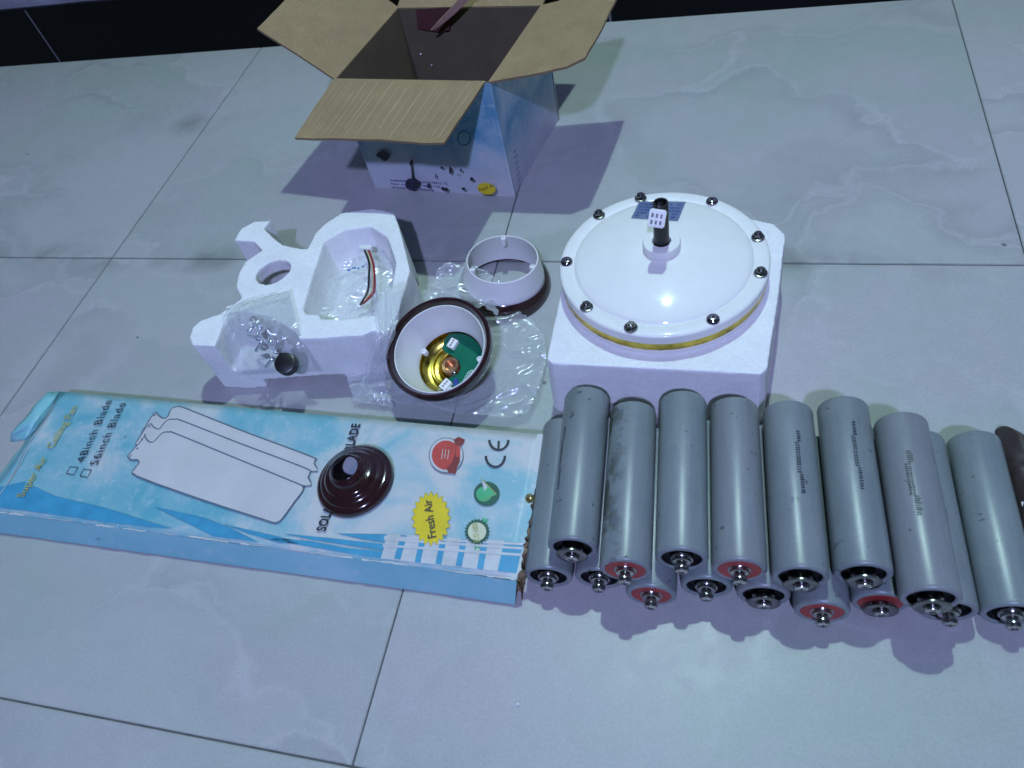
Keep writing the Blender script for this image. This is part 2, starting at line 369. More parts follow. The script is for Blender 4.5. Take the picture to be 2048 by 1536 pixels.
def text_on(name, s, A, B, hvec, mat, parent, bold=0.0, spacing=1.0):
    """flat lettering whose baseline runs from A to B; hvec = cap-height vector"""
    cu = bpy.data.curves.new('t', 'FONT'); cu.body = s; cu.size = 1; cu.offset = bold; cu.resolution_u = 3; cu.space_character = spacing
    to = bpy.data.objects.new('t', cu); COL.objects.link(to)
    dg = bpy.context.evaluated_depsgraph_get(); me = bpy.data.meshes.new_from_object(to.evaluated_get(dg))
    bpy.data.objects.remove(to); bpy.data.curves.remove(cu)
    xs_ = [v.co.x for v in me.vertices]; x0, x1 = min(xs_), max(xs_); u = (B - A) / (x1 - x0)
    for v in me.vertices: v.co = A + u * (v.co.x - x0) + hvec * (v.co.y / .72)
    o = obj(name, me, mat, parent); return o
def disc_pts(c, ax, ay, n=32, r0=1.0, teeth=0, depth=.85, a0=0):
    out = []
    if teeth:
        for i in range(teeth * 2):
            a = math.pi * i / teeth + a0; r = r0 if i % 2 == 0 else r0 * depth
            out.append(c + ax * r * math.cos(a) + ay * r * math.sin(a))
    else:
        for i in range(n):
            a = 2 * math.pi * i / n; out.append(c + ax * r0 * math.cos(a) + ay * r0 * math.sin(a))
    return out

# ------------------------------------------------------------------ open printed fan box
BH = .173
FL, FR, BR, BL = Vector((.378, .153, 0)), Vector((.598, .126, 0)), Vector((.633, .307, 0)), Vector((.413, .334, 0))
fb = empty('open_box', (FL + BR) / 2); fb['label'] = 'open battered cardboard box printed pale blue, kraft flaps spread out, by the black skirting'; fb['category'] = 'box'
up = Vector((0, 0, 1))
def wall_panel(name, A, B, inward, mat_out, mat_in, hh=BH, th=.003, wav=.0012, seed=0):
    """corrugated wall: outer printed skin and kraft inner skin in one slab"""
    bm = bmesh.new(); nx, nz = 16, 12; G = {}
    for side in (0, 1):
        for i in range(nx + 1):
            for k in range(nz + 1):
                s, t = i / nx, k / nz; p = A.lerp(B, s) + up * (hh * t) + inward * (th * side)
                wv = noise.noise(p * 22 + Vector((seed, 0, 0))) * wav * math.sin(math.pi * s) * min(1, 3 * (1 - t) + .3)
                G[side, i, k] = bm.verts.new(p + inward * (wv + .0008))
    for i in range(nx):
        for k in range(nz):
            f = bm.faces.new([G[0, i, k], G[0, i + 1, k], G[0, i + 1, k + 1], G[0, i, k + 1]])
            f = bm.faces.new([G[1, i, k], G[1, i, k + 1], G[1, i + 1, k + 1], G[1, i + 1, k]]); f.material_index = 1
    for i in range(nx):
        for k in (0, nz):
            f = bm.faces.new([G[0, i, k], G[0, i + 1, k], G[1, i + 1, k], G[1, i, k]]); f.material_index = 1
    for k in range(nz):
        for i in (0, nx):
            f = bm.faces.new([G[0, i, k], G[0, i, k + 1], G[1, i, k + 1], G[1, i, k]]); f.material_index = 0
    bmesh.ops.recalc_face_normals(bm, faces=bm.faces[:])
    o = obj(name, bm, mat_out, fb, True, 40); o.data.materials.append(mat_in); return o
nF = (FL - BL).normalized(); nR = (FR - FL).normalized()
e = .0028
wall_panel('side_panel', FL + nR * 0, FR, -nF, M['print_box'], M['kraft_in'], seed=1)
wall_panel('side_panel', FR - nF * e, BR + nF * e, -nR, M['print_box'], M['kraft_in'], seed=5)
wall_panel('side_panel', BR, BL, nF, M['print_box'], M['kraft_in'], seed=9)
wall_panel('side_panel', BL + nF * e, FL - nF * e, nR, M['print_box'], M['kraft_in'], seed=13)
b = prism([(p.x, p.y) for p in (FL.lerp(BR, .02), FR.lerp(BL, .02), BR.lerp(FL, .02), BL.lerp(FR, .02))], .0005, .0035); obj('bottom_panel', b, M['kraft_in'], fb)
def flap(name, h0, h1, o1, o0, th=.003, curl=0.0, nu=14, nv=10, mat=None, edge=lambda s, t: 0, sag=0, label=None, under=None):
    """flap from hinge h0-h1 to outer edge o0-o1"""
    bm = bmesh.new(); G = {}
    h0, h1, o0, o1 = map(Vector, (h0, h1, o0, o1)); n = (h1 - h0).cross(o0 - h0).normalized()
    if n.z < 0: n = -n
    for side in (0, 1):
        for i in range(nu + 1):
            for k in range(nv + 1):
                s, t = i / nu, k / nv; tt = t * (1 + edge(s, t))
                p = h0.lerp(h1, s).lerp(o0.lerp(o1, s), tt)
                p = p + n * (curl * t * t + sag * math.sin(math.pi * s) * t + noise.noise(p * 25) * .0018 * t + noise.noise(p * 60) * .0009 * t - th * side)
                G[side, i, k] = bm.verts.new(p)
    for i in range(nu):
        for k in range(nv):
            bm.faces.new([G[0, i, k], G[0, i + 1, k], G[0, i + 1, k + 1], G[0, i, k + 1]])
            f = bm.faces.new([G[1, i, k], G[1, i, k + 1], G[1, i + 1, k + 1], G[1, i + 1, k]]); f.material_index = 1
    for i in range(nu):
        for k in (0, nv): f = bm.faces.new([G[0, i, k], G[0, i + 1, k], G[1, i + 1, k], G[1, i, k]]); f.material_index = 2
    for k in range(nv):
        for i in (0, nu): f = bm.faces.new([G[0, i, k], G[0, i, k + 1], G[1, i, k + 1], G[1, i, k]]); f.material_index = 2
    bmesh.ops.recalc_face_normals(bm, faces=bm.faces[:])
    o = obj(name, bm, mat or M['kraft'], fb, True, 40); o.data.materials.append(M['print_box']); o.data.materials.append(M['kraft_edge'])
    return o, (h0, h1, o0, o1, n)
z = BH + .001
fr_, info = flap('flap', (.3785, .1565, z), (.5905, .1305, z), (.568, .006, BH), (.371, .031, BH), edge=lambda s, t: -.04 * s * t + .012 * math.sin(9 * s) * t)
flap('flap', (.5950, .1275, z), (.6295, .306, z), (.738, .315, .186), (.712, .124, .190), edge=lambda s, t: -.16 * max(0, 1 - s * 14) * t * t + .02 * math.sin(3 * s) * t, curl=.002)
flap('flap', (.3815, .154, z), (.4165, .333, z), (.316, .368, .238), (.284, .183, .236), curl=-.003)
flap('flap', (.4145, .3315, z), (.6315, .3045, z), (.66, .41, .215), (.43, .44, .215))
# pale crease ridges on the front flap
h0, h1, o0, o1, n = info
cr = bmesh.new(); rnd = random.Random(4)
for s in (.03, .075, .11, .135, .19, .23, .27, .31, .34, .41, .47, .53, .585, .64, .71, .77, .83, .9, .945):
    a = h0.lerp(h1, min(1, s + .015)); c = o0.lerp(o1, s); t0, t1 = rnd.uniform(.02, .3), rnd.uniform(.8, .97)
    p = [a.lerp(c, t0 + (t1 - t0) * k / 8) for k in range(9)]
    p = [q_ + n * (noise.noise(q_ * 25) * .0018 * (t0 + (t1 - t0) * k / 8) + noise.noise(q_ * 60) * .0009 * (t0 + (t1 - t0) * k / 8) + .0005) for k, q_ in enumerate(p)]
    ribbon(p, rnd.choice([.0006, .0008, .0011]), 0.0003, Vector((0, 0, 1)), bm=cr)
obj('crease_line', cr, kraft_material('kraft_crease', (.56, .44, .30)), fb)
# torn liner strip hanging in from the back rim
P = [(940, -22, .19), (925, 2, .172), (905, 22, .158), (884, 42, .146), (866, 58, .138)]
bm = bmesh.new(); prev = None
for i, (u, v, zz) in enumerate(P):
    c = atp(u, v, BL + up * .1 + nF * (.010 + .004 * i), nF); wd = (.0095, .0085, .0075, .006, .0025)[i]
    r = [bm.verts.new(c - nR * wd + nF * .002), bm.verts.new(c + nR * wd - nF * .001)]
    if prev: bm.faces.new((prev[0], prev[1], r[1], r[0]))
    prev = r
o = obj('torn_strip', bm, M['tape'], fb); sm = o.modifiers.new('s', 'SOLIDIFY'); sm.thickness = .0016
Pb = BL + up * .1 + nF * .0052
b = flat([atp(u, v, Pb, nF) for u, v in ((832, 18), (905, 15), (898, 60), (880, 64), (835, 58))], 0, nF); obj('red_patch', b, plain('dull_red', (.10, .03, .03), .8), fb)  # flat dull red patch laid over the inside of the back wall
# print on front and right faces
PF = FL + nF * .0010; nf = nF
def on_front(u, v): return atp(u, v, PF, nf)
PR = FR + nR * .0010
def on_right(u, v): return atp(u, v, PR, nR)
def pr(name, pts, mat, lift=0, face='F'):
    f = on_front if face == 'F' else on_right; nn = nf if face == 'F' else nR
    return obj(name, flat([f(*p) for p in pts], lift, nn), mat, fb)
def blob(cx, cy, rx, ry, n=14, seed=0, jag=.25):
    r = random.Random(seed); return [(cx + rx * math.cos(2 * math.pi * i / n) * (1 + r.uniform(-jag, jag)), cy + ry * math.sin(2 * math.pi * i / n) * (1 + r.uniform(-jag, jag))) for i in range(n)]
bm = bmesh.new()
def addpoly(bm, pts3, nrm, lift):
    return flat(pts3, lift, nrm, bm)
for a in [(826, 368, 15, 13, 14, 3, .12), (823, 325, 4, 6, 10, 4, .3), (892, 378, 4, 4, 8, 5), (901, 340, 3, 7, 10, 6), (872, 352, 1.6, 6, 8, 7), (944, 358, 4, 4, 8, 8), (922, 340, 2.5, 3, 8, 9), (927, 377, 4, 3, 8, 10), (886, 377, 3, 4, 8, 12), (858, 371, 4, 5, 9, 14), (884, 335, 3, 3, 8, 15), (768, 312, 13, 9, 12, 16, .4)]:
    obj('ink_blot', addpoly(bmesh.new(), [on_front(*p) for p in blob(*a)], nf, .0004), M['blot'], fb)
obj('ink_drip', addpoly(bmesh.new(), [on_front(*p) for p in [(822, 330), (825, 330), (828, 358), (824, 358)]], nf, .0004), M['blot'], fb)
c = on_front(973, 377); ax = on_front(993, 379) - c; ay = on_front(973, 364) - c
obj('yellow_starburst', flat(disc_pts(c, ax, ay, teeth=18, depth=.84), .0003, nf), M['yellow'], fb)
text_on('printed_text', 'Fresh Air', on_front(958, 384) + nf * .0006, on_front(990, 372) + nf * .0006, on_front(958, 376) - on_front(958, 384), M['blot'], fb)
c = on_front(928, 276); ax = on_front(946, 276) - c; ay = on_front(928, 260) - c
obj('round_emblem', ribbon(disc_pts(c, ax * .72, ay * .9, 24), .0018, .0004, nf, True), plain('teal_ink', (.02, .09, .08), .5), fb)
ln = bmesh.new()
def glyph_line(bm, f, A, B, hpx, nrm, seed, step=4.0, lift=.0004):
    """row of tiny unreadable strokes"""
    r = random.Random(seed); L = math.hypot(B[0] - A[0], B[1] - A[1]); k = 0.0
    while k < L - step:
        wl_ = r.uniform(.4, .8) * step
        if r.random() > .14:
            t0, t1 = k / L, (k + wl_) / L; hh = hpx * r.uniform(.6, 1)
            q = [(A[0] + (B[0] - A[0]) * t, A[1] + (B[1] - A[1]) * t) for t in (t0, t1)]
            addpoly(bm, [f(*q[0]), f(*q[1]), f(q[1][0], q[1][1] - hh), f(q[0][0], q[0][1] - hh)], nrm, lift)
        k += step
for i in range(3): glyph_line(ln, on_front, (780 + 2 * i, 361 + 7 * i), (895 - 12 * i, 367 + 7 * i), 3, nf, i, 4.2)
obj('printed_text', ln, M['purple_ink'], fb)
ln = bmesh.new()
for i in range(7): ribbon([on_right(1028 + 1.5 * i, 305 + 12 * i), on_right(1052 + 1.2 * i - i, 268 + 11 * i)], .0012, .0004, nR, bm=ln)
obj('printed_text', ln, M['purple_ink'], fb)
ln = bmesh.new()
for i in range(5): ribbon([on_right(1048 + 3.0 * i, 214 - 3 * i), on_right(1076 + 3 * i, 172 - 4 * i)], .0012, .0004, nR, bm=ln)
obj('printed_text', ln, M['purple_ink'], fb)
for a in [(1070, 268, 2.5, 6), (1085, 245, 2.5, 7), (1111, 224, 2.5, 9), (1060, 300, 3, 4), (1095, 262, 2, 4)]: obj('printed_mark', addpoly(bmesh.new(), [on_right(*p) for p in blob(*a, 8, 3)], nR, .0004), M['purple_ink'], fb)
# crushed lighter corner: rounded printed corner strip
bm = lathe([(.0035, .002), (.0035, BH - .002)], 12); bmesh.ops.translate(bm, verts=bm.verts[:], vec=FR - nR * .0035 - nF * .0035)
obj('corner_edge', bm, M['print_box'], fb, True)
bm = lathe([(.0035, .002), (.0035, BH - .002)], 12); bmesh.ops.translate(bm, verts=bm.verts[:], vec=FL + nR * .0035 - nF * .0035)
obj('corner_edge', bm, M['print_box'], fb, True)

# ------------------------------------------------------------------ foam pieces (moulded polystyrene)
def foam_piece(name, base, cuts, parent=None, voxel=.0016, adds=()):
    me = bpy.data.meshes.new(name); base.to_mesh(me); base.free(); o = bpy.data.objects.new(name, me); COL.objects.link(o)
    tmp = []
    for op, lst in (('UNION', adds), ('DIFFERENCE', cuts)):
        for cb in lst:
            cm = bpy.data.meshes.new('c'); cb.to_mesh(cm); cb.free(); co = bpy.data.objects.new('c', cm); COL.objects.link(co); tmp.append(co)
            md = o.modifiers.new('b', 'BOOLEAN'); md.operation = op; md.object = co; md.solver = 'EXACT'
    md = o.modifiers.new('r', 'REMESH'); md.mode = 'VOXEL'; md.voxel_size = voxel; md.use_smooth_shade = True
    md = o.modifiers.new('s', 'SMOOTH'); md.factor = .5; md.iterations = 4
    dg = bpy.context.evaluated_depsgraph_get(); new = bpy.data.meshes.new_from_object(o.evaluated_get(dg))
    o.modifiers.clear(); old = o.data; o.data = new; bpy.data.meshes.remove(old); new.name = name
    for t in tmp: m_ = t.data; bpy.data.objects.remove(t); bpy.data.meshes.remove(m_)
    nrm_ = [Vector(v.normal) for v in new.vertices]
    for v, q in zip(new.vertices, nrm_):
        v.co += q * (noise.noise(v.co * 40) * .0006 + noise.noise(v.co * 140) * .00022)
    new.materials.clear(); new.materials.append(M['foam'])
    for p in new.polygons: p.use_smooth = True
    return o
ZT = .080
def P2(lst, z): return [tuple(at(u, v, z)[:2]) for u, v in lst]
outline = [(540, 441), (508, 442), (482, 457), (468, 481), (508, 483), (524, 500), (490, 524), (475, 553), (472, 574), (483, 596), (458, 614), (440, 628),
           (401, 640), (385, 655), (379, 675), (384, 690), (434, 692), (606, 677), (640, 677), (688, 672), (724, 671), (742, 662),
           (773, 664), (790, 640), (797, 619), (807, 585), (820, 540), (812, 505), (797, 450), (788, 425), (743, 416), (683, 426), (648, 449), (630, 467),
           (614, 498), (598, 496), (565, 489), (546, 475), (527, 456)]
body = prism(P2(outline, ZT), 0, ZT)
hole = prism(P2([(512, 548), (520, 537), (536, 526), (555, 520), (573, 521), (581, 530), (579, 542), (568, 553), (550, 565), (533, 569), (518, 566), (511, 558)], ZT), -.01, .1)
pock = P2([(644, 480), (688, 455), (743, 448), (778, 470), (797, 522), (786, 590), (766, 630), (740, 637), (680, 642), (638, 640), (634, 632), (606, 630), (601, 618), (618, 560)], ZT)
cx_ = sum(p[0] for p in pock) / len(pock); cy_ = sum(p[1] for p in pock) / len(pock)
pocket = prism(pock, .026, .1, taper=[(cx_ + (p[0] - cx_) * .80, cy_ + (p[1] - cy_) * .84) for p in pock])
notch = prism(P2([(425, 700), (446, 650), (480, 622), (540, 632), (575, 655), (588, 662), (612, 700), (610, 760), (430, 760)], ZT), .034, .1)
a0, a1 = at(528, 790), at(690, 783)
arch = box_bm(a0.x, a1.x, a0.y - .05, a0.y + .13, -.01, .014)
side_cut = box_bm(.478, .6, -.075, -.045, -.01, .040)
hp = P2([(512, 548), (520, 537), (536, 526), (555, 520), (573, 521), (581, 530), (579, 542), (568, 553), (550, 565), (533, 569), (518, 566), (511, 558)], ZT)
hx, hy = sum(p[0] for p in hp) / 12, sum(p[1] for p in hp) / 12
under = prism([(hx + (p[0] - hx) * 1.35, hy + .006 + (p[1] - hy) * 1.9) for p in hp], -.01, .062)
foamL = foam_piece('foam_insert', body, [hole, under, pocket, notch, arch, side_cut])
tag(foamL, 'white moulded foam insert with a round hole, hooked arm and bag-filled pocket', 'foam packaging')
top = [(.7135, -.222), (.712, -.05), (.722, -.022), (.75, -.012), (.90, -.012), (.93, -.022), (.942, -.04), (.934, -.13), (.923, -.222), (.917, -.229), (.72, -.227)]
cxx, cyy = .825, -.12
body = prism([(x_, y_) for x_, y_ in top], 0, .08, taper=[(cxx + (x_ - cxx) * 1.03, cyy + (y_ - cyy) * 1.03) for x_, y_ in top])
bm = lathe([(0, .072), (.101, .072), (.104, .1), (0, .1)], 64); bmesh.ops.translate(bm, verts=bm.verts[:], vec=(.8185, -.105, 0))
c1 = box_bm(.932, 1.0, -.128, -.085, -.01, .035)
c2 = box_bm(.76, .80, -.30, -.200, -.01, .020)
foamR = foam_piece('foam_block', body, [bm, c1, c2])
tag(foamR, 'thick square white foam block lying under the round motor', 'foam packaging')

# ------------------------------------------------------------------ fan motor
MC = Vector((.8185, -.105, 0)); mo = empty('fan_motor', MC + up * .0735); mo['_local'] = 1
tag(mo, 'round white ceiling fan motor with black shaft, steel nuts and gold band', 'fan motor')
Z0 = .0735
def mloc(prof): return [(r, h - Z0) for r, h in prof]
dome = lambda r: .1223 - r * r / .58
lid = [(.0, .1221)] + [(r, dome(r)) for r in (.01, .018, .03, .04, .05, .06, .068, .076, .082, .0855)]
lid += [(.0875, dome(.0855) - .0009), (.0890, .1080), (.0900, .1064), (.0912, .1060), (.0925, .1067), (.096, .1072), (.102, .1071), (.1045, .1066), (.1058, .1055), (.1062, .1040), (.1062, .0975), (.1058, .0958), (.098, .0955)]
local_obj('top_cover', lathe(mloc(lid), 128), M['white'], mo)
low = [(.098, .0868), (.1045, .0865), (.1058, .0855), (.1057, .083), (.1045, .0795), (.100, .077), (.094, .0745), (.05, .074), (0, .074)]
local_obj('bottom_cover', lathe(mloc(low), 128), M['white'], mo)
bm = bmesh.new(); prof = [(.0975, .0957), (.1052, .0957), (.1052, .0862), (.0975, .0862)]
lathe(mloc(prof), 160, bm=bm)
for v in bm.verts:
    r = math.hypot(v.co.x, v.co.y)
    if r > .1: k = 1 + noise.noise(v.co * 160) * .005; v.co.x *= k; v.co.y *= k
local_obj('gold_band', bm, M['gold'], mo, angle=60)
local_obj('hub', lathe(mloc([(.0185, .1185), (.0190, .1195), (.0190, .1290), (.0180, .1308), (.0155, .1312), (.0095, .1312), (.0090, .1250)]), 48), M['white'], mo)
local_obj('shaft', lathe(mloc([(.0078, .120), (.0078, .135), (.0076, .136), (.0076, .1785), (.0072, .1795), (.0056, .1795), (.0054, .166), (0, .166)]), 32), M['black'], mo)
# connector with six pin holes
cb = box_bm(-.0078, .0078, -.0055, .0055, -.0085, .0085, .0012, 2); co = local_obj('connector', cb, M['white_plastic'], mo, angle=50)
co.location = (-.0022, -.0125, .0975); co.rotation_euler = (R_(-38), R_(6), R_(-6))
pb = bmesh.new()
for i in range(3):
    for k in range(2): box_bm(-.0055 + i * .0042, -.0033 + i * .0042, -.0058, -.0053, -.0055 + k * .0062, -.0018 + k * .0062, bm=pb)
# put the pin side facing the viewer
pins = local_obj('pin_hole', pb, M['dark_steel'], co, smooth=False)
tube_ = tube(smooth_path([(0.0015, -.002, .103), (-.001, -.005, .107), (-.002, -.0095, .100)], 5), .0028); local_obj('lead_wire', tube_, M['black'], mo)
angs = [108, 62, 138, -176, 18, -12, -134, -103, -57]; kinds = 'nrnrnnnnr'
def bolt(kind):
    e_ = empty('bolt'); e_['_local'] = 1
    base = lathe([(.0055, 0), (.0058, .0006), (.0055, .0014), (.0035, .0016)], 20); local_obj('washer', base, M['dark_steel'], e_)
    return e_
def hexa(r, z0, z1, bm=None):
    return lathe([(r * .96, z0), (r, z0 + .0004), (r, z1 - .0005), (r * .9, z1), (.0023, z1)], 6, bm=bm)
me_n = bmesh.new(); hexa(.0044, .0016, .0052, me_n); lathe([(.0026, .0050), (.0026, .0062), (.0021, .0066), (0, .0066)], 16, bm=me_n); lathe([(.0056, 0), (.0060, .0005), (.0058, .0013), (.004, .0018)], 20, bm=me_n)
mn = bpy.data.meshes.new('bolt'); me_n.to_mesh(mn); me_n.free(); mn.materials.append(M['dark_steel'])
me_r = lathe([(.0056, 0), (.0058, .0010), (.0050, .0024), (.0032, .0034), (.0016, .0034), (.0012, .0020), (0, .0020)], 24)
mr = bpy.data.meshes.new('bolt'); me_r.to_mesh(mr); me_r.free(); mr.materials.append(M['steel'])
for k_ in (mn, mr):
    for p in k_.polygons: p.use_smooth = True
    k_.set_sharp_from_angle(angle=R_(35))
for a, kd in zip(angs, kinds):
    o = bpy.data.objects.new('bolt', mn if kd == 'n' else mr); COL.objects.link(o); o.parent = mo
    o.scale = (1.12, 1.12, 1.15); o.location = (.0985 * math.cos(R_(a)), .0985 * math.sin(R_(a)), .1072 - Z0); o.rotation_euler = (R_(random.Random(a).uniform(-4, 4)), 0, R_(a * 3))
# sticker on the dome
def on_dome(u, v):
    zz = .115
    for _ in range(6):
        p = at(u, v, zz); zz = dome(math.hypot(p.x - MC.x, p.y - MC.y))
    return p
Q = [(1279, 403), (1372, 404), (1356, 443), (1262, 437)]; bm = bmesh.new(); G = {}
def sq(s, t):
    a = Vector(Q[0]).lerp(Vector(Q[1]), s); c = Vector(Q[3]).lerp(Vector(Q[2]), s); return a.lerp(c, t)
for i in range(9):
    for k in range(7):
        q_ = sq(i / 8, k / 6); p = on_dome(*q_); G[i, k] = bm.verts.new(p - MC - up * Z0 + up * .0004)
for i in range(8):
    for k in range(6): bm.faces.new((G[i, k], G[i, k + 1], G[i + 1, k + 1], G[i + 1, k]))
st = local_obj('label_sticker', bm, M['sticker'], mo)
bm = bmesh.new(); r = random.Random(8)
for row in range(5):
    s = .06
    while s < .93:
        wl_ = r.uniform(.03, .10); t0 = .14 + row * .165
        if r.random() > .15:
            vs = [bm.verts.new(on_dome(*sq(a, b_)) - MC - up * Z0 + up * .0007) for a, b_ in ((s, t0), (s, t0 + .07), (min(s + wl_, .95), t0 + .07), (min(s + wl_, .95), t0))]; bm.faces.new(vs)
        s += wl_ + .018
local_obj('printed_text', bm, M['navy'], mo, smooth=False)

# ------------------------------------------------------------------ canopy ring standing on its brown rim
rg = empty('canopy_ring', (.620, -.050, 0)); rg['_local'] = 1; rg.rotation_euler = (R_(-3), R_(6), 0)
tag(rg, 'open white plastic canopy ring with glossy brown rim, standing on the floor behind the cup', 'fan canopy')
def bell(flip=False):
    return [(.0415, .0500), (.0422, .0506), (.0432, .0500), (.0455, .040), (.0490, .026), (.0510, .012), (.0512, .006), (.0502, .006), (.0498, .012), (.0478, .026), (.0443, .040), (.0418, .0490)]
rimp = [(.0515, .022), (.0545, .019), (.0572, .011), (.0580, .002), (.0572, .0), (.0520, .002), (.0512, .010)]
local_obj('white_shell', lathe(bell(), 96, close=True), M['white_plastic'], rg)
local_obj('brown_rim', lathe(rimp, 96, close=True), M['brown'], rg)
def boss(parent, r, a, z0, ln=.004):
    bm = lathe([(.0014, z0 + .0012), (.0030, z0 + .001), (.0034, z0 + .0002), (.0034, z0 - ln), (.0, z0 - ln)], 16)
    lathe([(.0013, z0 + .0005), (.0, z0 - .0005)], 16, bm=bm)
    o = local_obj('screw_boss', bm, M['white_plastic'], parent); o.location = (r * math.cos(R_(a)), r * math.sin(R_(a)), 0); return o
for a in (100, 348, 215): boss(rg, .0385, a, .0490, .010)

# ------------------------------------------------------------------ canopy cup with circuit board, tilted towards the viewer
nC = Vector((-.05, -.271, .961)).normalized(); cc = Vector((.588, -.200, .066))
cp = empty('canopy_cup', cc); cp['_local'] = 1
tag(cp, 'white canopy cup with brown rim holding a green circuit board and gold fittings', 'fan canopy')
cp.rotation_euler = nC.to_track_quat('Z', 'Y').to_euler()
local_obj('brown_rim', lathe([(.0520, -.0060), (.0530, -.0020), (.0555, .0020), (.0580, .0026), (.0596, .0010), (.0600, -.004), (.0592, -.010), (.0560, -.018), (.0525, -.018)], 96, close=True), M['brown'], cp)
local_obj('white_shell', lathe([(.0524, -.0040), (.0518, -.0028), (.0508, -.0030), (.0498, -.008), (.0452, -.022), (.0408, -.034), (.0378, -.0405), (.0378, -.0430), (.0425, -.036), (.0475, -.022), (.0520, -.010)], 96, close=True), M['white_plastic'], cp)
for a in (172, 15, -70): boss(cp, .0350, a, -.0380, .006)
# gold interior: stepped spun dish below the opening
local_obj('gold_dish', lathe([(.0378, -.0412), (.0376, -.050), (.0335, -.0545), (.0290, -.0555), (.0275, -.0515), (.0262, -.0500), (.0250, -.0505), (.0240, -.0545), (.0205, -.0555), (.0185, -.0515), (.0170, -.0500), (.0155, -.0510), (.0140, -.056), (.0, -.057)], 96), M['gold'], cp)
# green board with a cut-out round the copper boss
bpy.context.view_layer.update()
CPI = cp.matrix_world.inverted(); CPN = cp.matrix_world.to_3x3() @ Vector((0, 0, 1))
def on_cup(u, v, h):
    p = atp(u, v, cp.matrix_world @ Vector((0, 0, h)), CPN); return CPI @ p
HB = -.0440
edge_ = [on_cup(*p, HB) for p in ((878, 800), (882, 782), (890, 765), (902, 753), (916, 748), (922, 736), (918, 722), (906, 712), (893, 706), (884, 698), (889, 680), (896, 662))]
a_end = math.atan2(edge_[0].y, edge_[0].x); a_st = math.atan2(edge_[-1].y, edge_[-1].x); Rb = .0368
if a_end > a_st: a_end -= 2 * math.pi
pts = [(p.x, p.y) for p in edge_ if math.hypot(p.x, p.y) < Rb]
pts += [(Rb * math.cos(a_st + (a_end - a_st) * i / 30), Rb * math.sin(a_st + (a_end - a_st) * i / 30)) for i in range(31)]
local_obj('circuit_board', prism(pts, HB - .0016, HB), M['pcb'], cp, smooth=False)
def on_board(name, u, v, sx, sy, h, mat, rz, bev=.0005):
    o = local_obj(name, box_bm(-sx / 2, sx / 2, -sy / 2, sy / 2, 0, h, bev, 1), mat, cp, smooth=False); p = on_cup(u, v, HB + h / 2); o.location = (p.x, p.y, HB); o.rotation_euler = (0, 0, R_(rz)); return o
s1 = on_board('socket', 906, 688, .0095, .0115, .006, M['white_plastic'], -14)
s2 = on_board('socket', 892, 770, .0095, .0125, .006, M['white_plastic'], -24)
for s_o in (s1, s2):
    for k in range(3):
        q_o = local_obj('socket_slot', box_bm(-.0012, .0008, -.004 + k * .0032, -.0022 + k * .0032, .0061, .0064), M['kraft_edge'], s_o, smooth=False)
on_board('chip', 912, 764, .0055, .0085, .002, M['navy'], 25)
o = local_obj('solder_blob', lathe([(0, .0035), (.0026, .0022), (.0034, 0)], 12), M['steel'], cp); p = on_cup(908, 748, HB); o.location = (p.x, p.y, HB)
o = local_obj('solder_blob', lathe([(0, .0035), (.0026, .0022), (.0034, 0)], 12), M['steel'], cp); p = on_cup(893, 791, HB); o.location = (p.x, p.y, HB)
cy = lathe([(.0, -.004), (.0060, -.004), (.0066, .0035), (.0096, .0040), (.0106, .002), (.0110, -.006)], 48); o = local_obj('copper_boss', cy, plain('copper', (.60, .34, .18), .3, .8), cp); p = on_cup(901, 731, -.046); o.location = (p.x, p.y, -.0480)
for row in range(5):
    bm = bmesh.new(); r = random.Random(row); A_, B_ = (917 + row * 6.0, 779 - row * 3.0), (938 + row * 4.5, 742 - row * 2.0); t = 0
    while t < .97:
        t1 = min(1, t + r.uniform(.08, .16)); q = [on_cup(A_[0] + (B_[0] - A_[0]) * k, A_[1] + (B_[1] - A_[1]) * k, HB) for k in (t, t1)]
        ribbon(q, .0011, .0004, bm=bm); t = t1 + .035
    local_obj('silk_print', bm, plain('silk_white', (.55, .68, .60), .5), cp, smooth=False)
bm = ribbon([on_cup(*p, HB) for p in ((903, 802), (902, 790), (918, 785), (926, 792))], .0008, .0004); local_obj('silk_print', bm, plain('silk_white', (.55, .68, .60), .5), cp, smooth=False)

# ------------------------------------------------------------------ blade carton
CZ = .031
ct = empty('blade_carton', (.40, -.35, 0))
tag(ct, 'long flat carton printed with blue sky and three fan blades, torn at both ends', 'carton')
TL, TR, FRc, FLc = at(122, 783, CZ), at(1087, 869, CZ), at(1034, 1160, CZ), Vector((.100, -.4275, CZ))
def patch(name, c00, c10, c11, c01, mat, nu=60, nv=16, amp=.0006, nrm=up, lift=0):
    bm = bmesh.new(); G = {}
    for i in range(nu + 1):
        for k in range(nv + 1):
            p = c00.lerp(c10, i / nu).lerp(c01.lerp(c11, i / nu), k / nv); G[i, k] = bm.verts.new(p + nrm * (lift + noise.noise(p * 18) * amp))
    for i in range(nu):
        for k in range(nv): bm.faces.new((G[i, k], G[i + 1, k], G[i + 1, k + 1], G[i, k + 1]))
    bmesh.ops.recalc_face_normals(bm, faces=bm.faces[:]); return obj(name, bm, mat, ct, True)
ins = .0012
inner = prism([(FLc.x + ins, FLc.y + ins), (FRc.x - ins, FRc.y + ins), (TR.x - ins, TR.y - ins), (TL.x + ins, TL.y - ins)], .001, CZ - .0016); obj('inner_board', inner, M['kraft'], ct)
tp = patch('top_panel', FLc, FRc, TR, TL, M['print_carton'], amp=.0003); sm = tp.modifiers.new('s', 'SOLIDIFY'); sm.thickness = .001; sm.offset = 1 if False else -1
gl_ = Vector((0, 0, -CZ + .0005)); f0, f1 = FLc + Vector((.002, -.0115, 0)) + gl_, at(1030, 1209, .0005)
